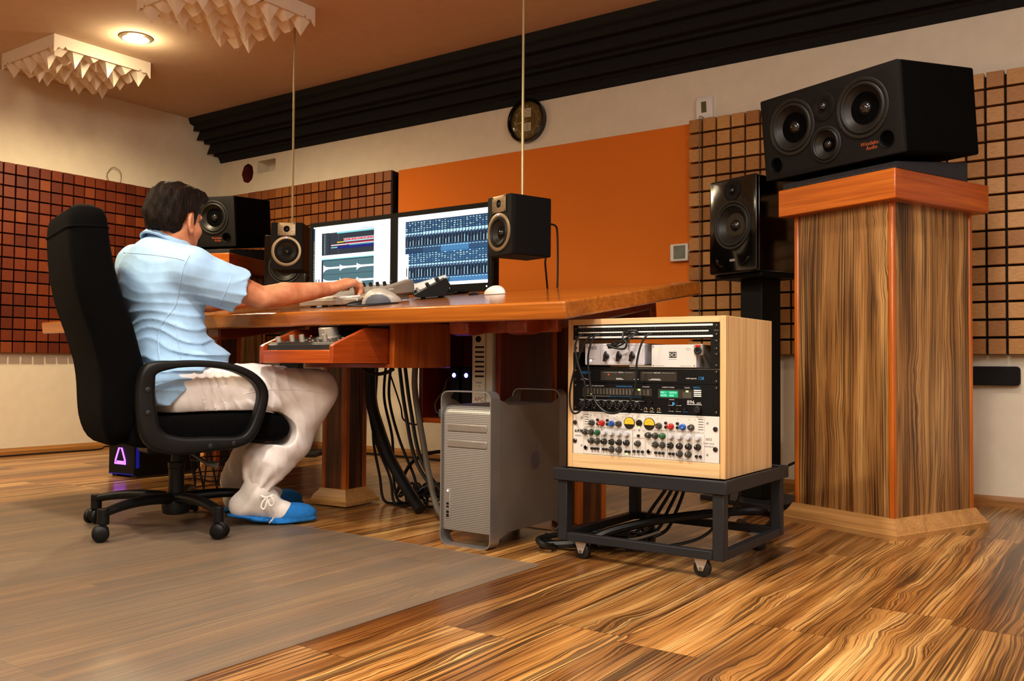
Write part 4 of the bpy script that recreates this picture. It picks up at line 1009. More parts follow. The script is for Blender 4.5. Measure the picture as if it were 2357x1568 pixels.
m.tube([(.108, -.0002, .0535), (.1165, -.0002, .058), (.125, -.0002, .0535), (.1165, -.0002, .049)], .0004, 4, closed=True); m.text('A', .006, (.1165, -.0004, .0513), align='CENTER'); part('printed_marks', m, m_inkg, r)
m = MB()
for x in (.006, .136):
    for z in (.0055, .061): m.lathe([(.0025, 0), (.0018, .0016)], (x, 0, z), (0, -1, 0), 12)
part('screws', m, m_chrome, r)
m = MB(); m.lathe([(.0022, 0), (.0015, .0012)], (.017, 0, .053), (0, -1, 0), 12); part('amber_light', m, E('amber_led', '#ff9028', 6), r)
r = thing('jack_connector', 'square silver jack socket with red tab at right of rack', 'socket', (X0+.424, RY-.012, zS+.056)); m = MB(); m.prism([(x, z) for x, z in rrect(.026, .032, .003)], 'y', 0, .0135); part('flange', m, m_silver, r, .001)
m = MB(); m.lathe([(.0115, 0), (.0115, .004), (.008, .005), (.005, .004), (.0045, 0.0005), (.0005, .0005)], (0, 0, -.003), (0, -1, 0), 28); part('socket', m, m_rubber, r, angle=50); m = MB(); m.box(-.006, .006, -.006, 0, .007, .014); part('release_tab', m, m_red_t, r, .001)
# midi unit
r, h = unit('midi_interface', 'black single-height unit with two smoked windows, MIDI EXPRESS 128', 'midi interface', 3, 1, m_blackm)
m_smoke = M('smoked_window', '#33302b', .2, var=.1)
m = MB(); m.box(.098, .218, YT, -.003, .008, .036); m.box(.235, .352, YT, -.003, .008, .036); part('smoked_window', m, m_smoke, r)
m = MB(); m.text('MOTU', .0115, (.030, YT-.0002, .0265)); m.text('128', .0125, (.418, YT-.0002, .014)); part('blue_lettering', m, m_inkb, r)
m = MB(); m.text('midi express', .0065, (.381, YT-.0002, .0155)); m.text('MIDI IN', .005, (.160, YT-.0002, .0305)); m.text('MIDI OUT', .005, (.278, YT-.0002, .0305))
for x0, x1 in ((.108, .156), (.182, .210), (.243, .274), (.304, .345)): m.box(x0, x1, YT-.0002, YT, .0318, .0322)
for x0, x1, z in ((.152, .178, .0105), (.152, .172, .0135), (.262, .302, .0105), (.270, .298, .0135), (.213, .229, .0115), (.028, .036, .009), (.045, .055, .009), (.038, .046, .0115)): m.box(x0, x1, YT-.0002, YT, z, z+.0012)
part('white_lettering', m, m_inkw, r)
m = MB(); m.lathe([(.0018, 0), (.001, .001)], (.126, YT, .0255), (0, -1, 0), 10); part('red_light', m, m_led_r, r); m = MB(); m.lathe([(.002, 0), (.001, .001)], (.2215, -.003, .0185), (0, -1, 0), 10); part('green_light', m, m_led_g, r)
screws(r, h, ((PW-.010, .036), (PW-.010, .009), (.008, .036), (.008, .009)), m_dome)
# audio interface
r, h = unit('audio_interface', 'black two-height audio interface with meters and green display in rack', 'audio interface', 4, 2, m_blackm)
m = MB(); m.box(.035, .272, YT, -.003, .052, .074); m.box(.292, .402, YT, -.003, .047, .074); part('smoked_window', m, m_smoke, r)
m_mp = M('dim_meter_print', '#6a665e', .5)
for x0, n_, st, z0, z1 in ((.041, 8, .0112, .054, .071), (.131, 8, .0112, .054, .071), (.232, 3, .013, .054, .070)):
    m = MB()
    for k in range(n_): m.box(x0+st*k, x0+.003+st*k, YT-.0002, YT, z0, z1)
    part('level_meter', m, m_mp, r)
m = MB()
for k in range(5): m.box(.371, .397, YT-.0002, YT, .051+.0035*k, .0525+.0035*k)
part('clock_rate_print', m, m_mp, r)
m = MB(); m.box(.299, .356, YT-.0003, YT, .0505, .0695); ld = part('display', m, m_lcd, r)
m = MB(); m.text('MIX 1', .0085, (.3005, YT-.0006, .061), sx=.9); m.text('POSITION', .0085, (.3285, YT-.0006, .061), sx=.62); m.text('MASTER', .0085, (.3005, YT-.0006, .0525), sx=.65); m.text('MAIN', .0085, (.3285, YT-.0006, .0525), sx=.7); part('display_text', m, m_lcdt, ld)
m = MB(); m.text('24 BIT 192 kHz ANALOG INPUT', .0048, (.044, YT, .0775)); m.text('MAIN OUT', .0048, (.241, YT, .0775)); m.text('CUEMIX FX MIXER', .0048, (.305, YT, .0775)); m.text('CLOCK', .005, (.376, YT, .0775)); m.text('896', .014, (.384, YT, .0335), sx=1.15); m.text('mk3', .0075, (.414, YT, .0335))
m.box(.035, .131, YT, -.003, .0478, .0484); m.box(.022, .245, YT, -.003, .0362, .0367); m.box(.384, .430, YT, -.003, .0303, .0318); m.box(.079, .0796, YT, -.003, .0367, .0478)
for k in range(4): m.box(.405, .428, YT, -.003, .054+.0055*k, .0572+.0055*k)
for k, x in enumerate([.033+.027*q for q in range(8)]):
    for q in range(-3, 4): aq = math.radians(q*42); m.box(x+.0098*math.sin(aq)-.0009, x+.0098*math.sin(aq)+.0009, YT, -.003, .021+.0098*math.cos(aq)-.0005, .021+.0098*math.cos(aq)+.0005)
    m.box(x-.006, x+.006, YT, -.003, .0335, .0345); m.box(x+.013, x+.018, YT, -.003, .0105, .0113)
for x in (.252, .272, .295): m.box(x-.007, x+.008, YT, -.003, .0045, .0055)
for x0, z in ((.328, .043), (.325, .0265), (.350, .0265), (.326, .009), (.349, .009)): m.box(x0, x0+.016, YT, -.003, z, z+.001)
part('white_lettering', m, m_inkw, r)
m = MB(); m.text('PROGRAMMABLE METERS', .0048, (.152, YT, .0775)); m.text('MOTU', .0072, (.404, YT, .0775)); m.box(.131, .237, YT, -.003, .0478, .0484); m.box(.338, .345, YT, -.003, .028, .036); m.box(.372, .386, YT, -.003, .0085, .0097); part('blue_lettering', m, m_inkb, r)
for k in range(8):
    m = MB(); x = .033+.027*k; m.lathe([(.0072, 0), (.0066, .012), (.005, .0135)], (x, -.003, .021), (0, -1, 0), 20); m.box(x-.0004, x+.0004, -.0172, -.0160, .021, .027); part('gain_knob', m, m_knobk, r)
for x in (.252, .272, .295): m = MB(); m.lathe([(.0055, 0), (.0055, .002), (.0035, .0025), (.003, 0), (.0005, 0)], (x, -.003, .0125), (0, -1, 0), 18); part('jack', m, m_gold, r, angle=50)
for x, z, q in ((.330, .0345, .005), (.356, .0345, .005), (.332, .017, .005), (.357, .017, .005), (.379, .017, .0055), (.250, .0355, .004), (.272, .0355, .004)): m = MB(); m.lathe([(q, 0), (q*.92, .006), (q*.8, .007)], (x, -.003, z), (0, -1, 0), 16); part('button', m, m_knobk, r)
m = MB(); m.lathe([(.0105, 0), (.0098, .013), (.008, .0145), (.0005, .0145)], (.4195, -.003, .0165), (0, -1, 0), 28); part('volume_knob', m, m_rubber, r)
m = MB(); m.box(.226, .2335, YT-.0004, YT, .068, .072); m.box(.381, .3885, YT-.0004, YT, .0665, .0705); m.lathe([(.0018, 0), (.001, .001)], (.065, YT, .0535), (0, -1, 0), 10); part('green_light', m, m_led_g, r)
screws(r, h, ((PW-.010, .079), (PW-.010, .010), (.008, .079), (.008, .010)), m_dome)
# valve processor
r, h = unit('valve_processor', 'white three-height valve processor with two yellow meters, lowest in rack', 'audio processor', 6, 3, m_whitep, depth=.2)
def ux(x): return (x-62)/2153*PW
def vz(t): return h*(1-t)
kb = {}
def knob(x, t, mt, R=.0088, nm='knob', ang=-30):
    key = (mt.name, R)
    if key not in kb:
        m = MB(); m.lathe([(R*1.08, 0), (R*1.05, .003), (R*.86, .004), (R*.82, .0145), (R*.7, .0155), (.0005, .0155)], (0, -.003, 0), (0, -1, 0), 24, 0); m.box(-.0005, .0005, -.0190, -.0183, R*.2, R*.8, 1); kb[key] = mesh_of(nm, m, [mt, m_inkw])
    o = link(nm, kb[key], r); o.location = (ux(x), 0, vz(t)); o.rotation_euler[1] = math.radians(ang); return o
RK = random.Random(4)
for dx, off in ((0, 0), (1010, 0)):
    for x, mt in ((370, m_knob), (525, m_red_t), (678, m_blue_t), (787, m_knob)):
        xx = x if not dx else {370: 1382, 525: 1553, 678: 1722, 787: 1838}[x]; knob(xx, .255, mt, ang=RK.uniform(-120, 120))
    for x in (460, 612):
        xx = x if not dx else {460: 1482, 612: 1647}[x]
        for t in (.185, .275): m = MB(); m.lathe([(.0042, 0), (.004, .006), (.003, .007)], (ux(xx), -.003, vz(t)), (0, -1, 0), 14); part('push_button', m, m_knobk, r)
L2 = [(265, m_knob), (360, m_knob), (457, m_green_t), (570, m_knobl), (682, m_knobl), (796, m_knobl), (912, m_knobl)]
Rr2 = [(1230, m_knob), (1332, m_knob), (1436, m_green_t), (1560, m_knobl), (1682, m_knobl), (1805, m_knobl), (1932, m_knobl)]
for x, mt in L2+Rr2: knob(x, .475, mt, ang=RK.uniform(-130, 60))
for x, mt in ((362, m_knob), (457, m_knob), (566, m_knobk), (680, m_knobk), (794, m_knobk), (910, m_knobk), (1075, m_knob), (1332, m_knob), (1434, m_knob), (1550, m_knobk), (1678, m_knobk), (1804, m_knobk), (1930, m_knobk)): knob(x, .675, mt, ang=RK.uniform(-100, 40))
for x in (680, 793, 1678, 1800): knob(x, .845, m_knob, ang=RK.uniform(-60, 20))
for x in (372, 420, 467, 552, 600, 900, 947, 1022, 1083, 1145, 1340, 1394, 1445, 1540, 1590, 1912, 1966): m = MB(); m.lathe([(.0042, 0), (.0039, .007), (.003, .008)], (ux(x), -.003, vz(.855 if x not in (900, 947, 1912, 1966) else .875)), (0, -1, 0), 12); part('push_button', m, m_knobk, r)
m = MB(); m.lathe([(.0042, 0), (.004, .006), (.003, .007)], (ux(1084), -.003, vz(.50)), (0, -1, 0), 14); part('push_button', m, m_knobk, r)
for x in (272, 1236): m = MB(); m.lathe([(.0075, 0), (.0075, .002), (.005, .003), (.0042, 0), (.0005, 0)], (ux(x), -.003, vz(.845)), (0, -1, 0), 20); part('jack', m, m_chrome, r, angle=50)
m_vu = E('meter_yellow', '#ffc030', 1.1); m_vul = M('meter_lower', '#241d12', .3, var=0)
for x in (945, 1240):
    m = MB(); R_ = .0165; c = (ux(x), -.0042, vz(.225)); n = 24
    up = [(c[0]+R_*math.cos(PI*k/n), c[1], c[2]+R_*math.sin(PI*k/n)-.0035) for k in range(n+1)]
    aa = [math.asin(-.0035/R_)+(PI-2*math.asin(-.0035/R_))*k/n for k in range(n+1)]
    m.add([(c[0]+R_*math.cos(q), c[1], c[2]+R_*math.sin(q)) for q in aa], [tuple(range(n, -1, -1))], 0)
    bb = [math.asin(-.0035/R_)-(PI+2*math.asin(-.0035/R_))*k/n for k in range(n+1)]
    m.add([(c[0]+R_*math.cos(q), c[1], c[2]+R_*math.sin(q)) for q in bb], [tuple(range(n+1))], 1)
    m.lathe([(R_*1.1, 0), (R_*1.08, .002), (R_, .0022), (R_*.99, .0006)], (c[0], -.003, c[2]), (0, -1, 0), 40, 1, caps=False)
    for q in range(-4, 5): t_ = math.radians(q*13); m.cbox((c[0]+.0105*math.sin(t_), c[1]-.0002, c[2]-.003+.0105*math.cos(t_)), (.0008, .0002, .0014), 1)
    m.add([(c[0]-.0004, c[1]-.0004, c[2]-.004), (c[0]+.0004, c[1]-.0004, c[2]-.004), (c[0]-.008, c[1]-.0004, c[2]+.009)], [(0, 1, 2)], 1)
    part('level_meter', m, [m_vu, m_vul], r, angle=50)
m = MB(); m.lathe([(.0105, 0), (.010, .003), (.008, .006), (.0005, .0065)], (ux(1090), -.003, vz(.215)), (0, -1, 0), 28); part('power_switch', m, m_blackg, r, angle=50)
m = MB(); m.box(ux(1083)-.002, ux(1083)+.003, -.0036, -.003, vz(.33), vz(.30)); m.box(ux(900)-.002, ux(900)+.003, -.0036, -.003, vz(.945), vz(.915)); part('green_light', m, m_led_g, r)
m = MB()
for x in (280, 1965):
    for k in range(5): m.box(ux(x)-.0078, ux(x)+.0078, -.0034, -.003, vz(.075+.055*k)-.0008, vz(.075+.055*k)+.0008)
part('vent_slots', m, m_ink, r)
m = MB()
def frame(x0, x1, t0, t1): 
    xa, xb, za, zb_ = ux(x0), ux(x1), vz(t0), vz(t1); pr = [((xa+xb)/2+x, -.0031, (za+zb_)/2+z) for x, z in rrect(xb-xa, za-zb_, .003, 3)]; m.tube(pr, .0004, 4, closed=True)
for o_ in ((232, 985, .03, .355), (232, 520, .375, .985), (524, 990, .375, .985), (995, 1178, .56, .99), (1190, 1500, .375, .985), (1506, 2015, .375, .985), (1190, 2015, .03, .355), (995, 1178, .03, .545)): frame(*o_)
part('printed_frames', m, m_inkg, r)
m = MB()
for x in [q[0] for q in L2+Rr2]:
    for q in range(-3, 4): aq = math.radians(q*40); m.cbox((ux(x)+.0118*math.sin(aq), -.0031, vz(.475)+.0118*math.cos(aq)), (.0008, .0003, .0008))
    m.cbox((ux(x), -.0031, vz(.475)+.0165), (.008, .0003, .0011)); m.cbox((ux(x), -.0031, vz(.675)+.0125), (.007, .0003, .001))
for x in (345, 405, 755, 840, 1355, 1425, 1805, 1890, 612, 1647): m.lathe([(.0014, 0), (.0008, .0008)], (ux(x), -.003, vz(.09)), (0, -1, 0), 8)
for x in (372, 467, 552, 1022, 1083, 1145, 1340, 1445, 1540, 1912): m.cbox((ux(x), -.0031, vz(.925)), (.0028, .0003, .0035))
m.cbox((ux(1090), -.0031, vz(.075)), (.010, .0003, .0012)); m.cbox((ux(750), -.0031, vz(.955)), (.024, .0003, .0012)); m.cbox((ux(1750), -.0031, vz(.955)), (.026, .0003, .0012))
part('printed_marks', m, m_inkg, r)
m = MB(); m.text('IVORY', .0085, (.0075, -.0034, vz(.60)), sx=.95); m.text('5052', .0095, (.441, -.0034, vz(.52)), sx=1.05); m.text('STEREO VALVE', .0052, (.4345, -.0034, vz(.60)), sx=.95); m.text('PROCESSOR', .0052, (.4385, -.0034, vz(.665)), sx=.95); m.text('D', .007, (ux(1010), -.0034, vz(.40))); m.text('O', .007, (ux(1140), -.0034, vz(.40))); part('dark_lettering', m, m_ink, r)
m = MB(); m.box(.0065, .0335, -.0034, -.003, vz(.50), vz(.435)); tl = part('logo_box', m, m_ink, r); m = MB(); m.text('TLA', .0105, (.0085, -.0037, vz(.495)), sx=1.05); part('logo_lettering', m, m_white, tl)
for x, t_ in ((95, .27), (95, .70), (2165, .27), (2165, .70)): m = MB(); m.lathe([(.007, 0), (.0068, .003), (.004, .005), (.0035, .003), (.0005, .003)], (ux(x), -.003, vz(t_)), (0, -1, 0), 20); part('rack_screw', m, m_dome, r, angle=50)
for x, t_ in ((200, .15), (200, .80), (2055, .15), (2055, .83), (1090, .375)): m = MB(); m.lathe([(.0035, 0), (.003, .001), (.0005, .001)], (ux(x), -.003, vz(t_)), (0, -1, 0), 12); part('panel_screw', m, m_inkg, r)
# patch cords: from jack to jack across the rack front
def patch(label, pts, grp=None):
    yf = RY-.004; m = MB(); P3 = [(X0+(x-62)/2160*PW, yf-.012-d, Z0-(y-70)/1395*(6.4*U)) for x, y, d in pts]
    m.tube(spline(P3, 8), .0032, 8); o = part('patch_cord', m, m_cable)
    for p, sg in ((P3[0], 1), (P3[-1], -1)):
        pass
    return tag(o, label, 'cable', grp)
patch('patch cord from the left end of patchbay looping to bottom left of black units', [(235, 210, 0), (205, 270, .012), (190, 430, .02), (240, 680, .02), (340, 960, .018), (340, 1200, .018), (290, 1350, .02), (190, 1410, .022), (120, 1330, .02), (100, 1100, .018), (160, 800, .018), (260, 500, .018), (330, 310, .012), (400, 235, 0)])
patch('long patch cord sagging from left to middle of patchbay over the black units', [(520, 225, 0), (470, 245, .012), (420, 420, .02), (395, 620, .02), (420, 900, .018), (470, 1130, .02), (560, 1280, .02), (700, 1375, .022), (860, 1370, .022), (990, 1260, .02), (1080, 1110, .018), (1130, 850, .018), (1140, 640, .02), (1190, 400, .018), (1260, 250, .012), (1310, 220, 0)])
patch('bunched patch cords tied at middle of patchbay, lying on top of pointer-knob unit', [(940, 180, 0), (920, 200, .012), (930, 280, .018), (985, 350, .02), (960, 430, .02), (850, 430, .022), (740, 400, .022), (700, 375, .02), (800, 385, .022), (900, 340, .022), (1000, 260, .016), (1060, 215, 0)])
m = MB(); P_ = lambda x, y, d: (X0+(x-62)/2160*PW, RY-.016-d, Z0-(y-70)/1395*(6.4*U))
m.tube(spline([P_(960, 180, 0), P_(1060, 170, .004), P_(1100, 190, 0), P_(1090, 230, 0)], 6), .004, 8); m.tube(spline([P_(1090, 190, 0), P_(1020, 290, .015), P_(880, 390, .02), P_(720, 420, .02), P_(760, 370, .02), P_(930, 300, .018)], 6), .003, 8)
tag(part('patch_cord', m, m_cable), 'short thick patch cord doubled over at middle of patchbay', 'cable')
# cables under and behind the cart
cable('thick black cable loom lying across lower rail inside the cart', [(-1.62, 2.46, .015), (-1.55, 2.48, .02), (-1.48, 2.51, .032), (-1.40, 2.56, .07), (-1.27, 2.66, .105), (-1.13, 2.77, .125), (-1.03, 2.86, .128), (-1.02, 2.96, .09), (-1.12, 3.1, .016), (-1.25, 3.25, .016)], .014, name='cable_loom')
for k in range(4): cable('black cable dropping from back of rack inside the cart', [(-1.33+.02*k, 2.80, .230), (-1.345+.022*k, 2.82, .18), (-1.38+.03*k, 2.78, .11), (-1.40+.03*k, 2.74, .05), (-1.44+.02*k, 2.70, .015)], .006, group='black cables dropping inside the cart')
cable('thin black cable looping down at right inside the cart', [(-1.10, 2.80, .230), (-1.115, 2.79, .16), (-1.14, 2.77, .09), (-1.19, 2.74, .04), (-1.28, 2.70, .012), (-1.36, 2.66, .012)], .005)
cable('second thin black cable at right inside the cart, bending towards loom', [(-1.07, 2.80, .230), (-1.08, 2.80, .17), (-1.11, 2.78, .11), (-1.14, 2.77, .095)], .005)
R = random.Random(21); m = MB()
for k in range(11):
    rr = R.uniform(.08, .15); cx_, cy_ = -1.46+R.uniform(-.03, .03), 2.62+R.uniform(-.03, .03); ph = R.random()*6
    m.tube(spline([(cx_+rr*math.cos(ph+j*.75), cy_+rr*.55*math.sin(ph+j*.75), .009+.006*(k % 5)+.01*R.random()) for j in range(9)], 4), .0052, 6)
tag(part('coiled_cables', m, m_cable), 'coils of black cable lying on floor under the cart', 'cables', None, 'stuff')
cable('thin brass-coloured cable in the coil under the cart', [(-1.50, 2.50, .055), (-1.42, 2.49, .045), (-1.33, 2.55, .05), (-1.27, 2.62, .07)], .0045, m_cableg)
cable('black cable with plug end on floor left of cart', [(-1.70, 2.62, .01), (-1.62, 2.52, .012), (-1.56, 2.44, .018), (-1.575, 2.40, .03), (-1.60, 2.42, .04), (-1.58, 2.48, .045), (-1.52, 2.56, .05)], .009)
cable('black cable falling from wall beside pedestal to stand base', [(-1.02, 3.95, .38), (-1.12, 3.96, .30), (-1.24, 4.0, .2), (-1.33, 4.06, .15)], .006)
cable('black cable on floor by stand base behind cart', [(-1.05, 3.95, .2), (-1.09, 3.96, .1), (-1.14, 4.0, .02), (-1.19, 4.06, .012), (-1.3, 4.16, .012)], .008)
# ---------------------------------------------------------------- office chair
CHR = thing('office_chair', 'black high-backed swivel office chair with loop armrests, man sitting on it', 'chair', (-2.885, 1.977, .0036), 72)
m = MB(); m.lathe([(.03, .045), (.045, .05), (.05, .075), (.045, .11), (.032, .125)], seg=28); hub = part('base_hub', m, m_chairp, CHR)
for k in range(5):
    a = math.radians(-80.7-72+72*k); c, s = math.cos(a), math.sin(a); ctr = []
    rings = []
    for i in range(11):
        t = i/10; x = .035+.285*t; z = .105+.012*math.sin(t*PI*.8)-.022*t**2; w = .030-.010*t; h = .020-.006*t
        rings.append([(c*x-s*w*math.cos(q)*1.0, s*x+c*w*math.cos(q), z+h*math.sin(q)) for q in [2*PI*j/10 for j in range(10)]])
    m = MB(); m.loft(rings); lg = part('base_leg', m, m_chairp, CHR, angle=60)
    cx_, cy_ = c*.322, s*.322; an = a+(.9, 2.2, .4, 1.6, 2.9)[k]; d = Vector((math.cos(an), math.sin(an), 0))
    m = MB(); m.cyl((c*.312, s*.312, .055), (c*.312, s*.312, .108), .019, seg=18); o = Vector((cx_, cy_, .0275))
    m.lathe([(.024, -.009), (.026, -.004), (.026, .004), (.024, .009)], o+Vector((0, 0, .006)), d, 20); cs = part('caster', m, m_chairp, lg, .002)
    for sg in (-1, 1):
        m = MB(); m.lathe([(.010, -.008), (.024, -.0085), (.027, -.004), (.027, .004), (.022, .009), (.006, .010)] if sg > 0 else [(.006, -.010), (.022, -.009), (.027, -.004), (.027, .004), (.024, .0085), (.010, .008)], o+d*.017*sg, d, 24); part('wheel', m, m_chairp, cs, angle=50)
m = MB(); m.lathe([(.027, .12), (.027, .21), (.030, .212), (.030, .232), (.019, .235), (.019, .285)], seg=24); part('gas_column', m, m_chairp, CHR)
m = MB(); m.box(-.12, .10, -.07, .07, .272, .312); part('tilt_mechanism', m, m_chairp, CHR, .008)
m = MB(); m.tube([(.0, -.06, .285), (.02, -.12, .27), (.05, -.19, .24), (.075, -.215, .235)], [.006, .006, .008, .011], 10); part('height_lever', m, M('lever_grey', '#55534f', .35), CHR)
# seat cushion
def seat_ring(y, sc):
    prof = [(-.215, .345), (-.20, .405), (-.10, .412), (.08, .418), (.20, .420), (.29, .412), (.335, .385), (.345, .350), (.325, .318), (.26, .308), (0, .305), (-.15, .305), (-.205, .315)]
    P = spline([(x, 0, z) for x, z in prof], 3, closed=True); c = Vector((.06, 0, .362)); return [(c.x+(p.x-c.x)*(1-(1-sc)*.4), y, c.z+(p.z-c.z)*sc) for p in P]
m = MB(); m.loft([seat_ring(y, sc) for y, sc in ((-.255, .35), (-.25, .68), (-.235, .88), (-.205, .98), (-.1, 1.0), (.1, 1.0), (.205, .98), (.235, .88), (.25, .68), (.255, .35))]); part('seat_cushion', m, m_fabric, CHR, angle=80)
# backrest
cl = spline([(-.352, 0, 1.112), (-.343, 0, .97), (-.318, 0, .835), (-.273, 0, .70), (-.236, 0, .56), (-.218, 0, .42), (-.188, 0, .322)], 5)
rings = []
for i, p in enumerate(cl):
    t = i/(len(cl)-1); w = .435+.04*math.sin(PI*min(1, t*1.15))**.8; th = .118+.02*math.sin(PI*t)+.036*max(0, min(1, (t-.6)/.25)); 
    tg = (cl[min(i+1, len(cl)-1)]-cl[max(i-1, 0)]).normalized(); nx = Vector((-tg.z, 0, tg.x))
    e = min(t/.09, (1-t)/.12, 1.0); sc = math.sqrt(max(.0, 1-(1-e)**2))*.75+.25 if e < 1 else 1
    rings.append([tuple(p+nx*(v*(.35+.65*sc))+Vector((0, u*(sc*.35+.65 if t < .5 else sc), 0))) for u, v in rrect(w, th, .052, 5)])
m = MB(); m.loft(rings); bk = part('backrest', m, m_fabric, CHR, angle=80)
t6 = rings[3]; m = MB(); m.tube([Vector(p)*1.0 for p in t6], .0045, 6, closed=True); part('piping', m, m_fabric, bk)
# loop armrests
loop = [(-.162, .350), (-.185, .433), (-.188, .52), (-.172, .572), (-.094, .588), (.007, .590), (.097, .577), (.170, .543), (.206, .491), (.196, .422), (.165, .350), (.120, .322), (.026, .318), (-.09, .318)]
hw = [.034, .031, .028, .022, .012, .011, .012, .014, .017, .017, .018, .019, .025, .031]
for sg in (-1, 1):
    C_ = spline([(x, 0, z) for x, z in loop], 5, closed=True); H_ = []
    for i in range(len(hw)):
        for k in range(5): H_.append(hw[i]+(hw[(i+1) % len(hw)]-hw[i])*k/5)
    rings = []
    for i, p in enumerate(C_):
        tg = (C_[(i+1) % len(C_)]-C_[i-1]).normalized(); nx = Vector((-tg.z, 0, tg.x)); 
        hy = .024+.008*max(0, min(1, (p.z-.5)/.08))
        rings.append([tuple(p+nx*v+Vector((0, sg*.285+u, 0))) for u, v in rrect(hy*2, H_[i]*2, min(hy, H_[i])*.55, 3)])
    m = MB(); m.loft(rings, closed=True); ar = part('armrest', m, m_chairp, CHR, angle=50)
    for x, z in ((-.186, .505), (-.184, .43), (.02, .312), (.10, .318)):
        m = MB(); m.lathe([(.010, 0), (.009, .004), (.005, .0055), (.0005, .0055)], (x, sg*.308, z), (0, sg, 0), 16); part('bolt', m, m_rubber, ar)
    m = MB(); m.box(-.06, .06, sg*.10 if sg > 0 else -.27, sg*.27 if sg > 0 else -.10, .296, .306); part('arm_bracket', m, m_chairp, CHR)
# ---------------------------------------------------------------- chair mat
t = NT('frosted_plastic'); tr = t.new('ShaderNodeBsdfTransparent'); tr.inputs[0].default_value = (.86, .84, .82, 1)
mx = t.new('ShaderNodeMixShader'); t.set(Roughness=.38); t.bsdf.inputs['Base Color'].default_value = lin('#a0917f')
tc = t.new('ShaderNodeTexCoord'); f = t.noise(tc.outputs['Object'], 3.2, 3); t.link(t.math('ADD', t.math('MULTIPLY', f, .14), .22), mx.inputs[0])
t.link(tr.outputs[0], mx.inputs[1]); t.link(t.bsdf.outputs[0], mx.inputs[2]); t.link(mx.outputs[0], t.n['Material Output'].inputs[0])
m = MB(); pl = rrect(2.45, 1.46, .03, 4); m.prism([(-2.705+x, 1.53+y) for x, y in pl], 'z', .0006, .0035)
tag(part('chair_mat', m, t.m, None, .0008), 'translucent frosted plastic chair mat on wood floor under office chair', 'floor mat')
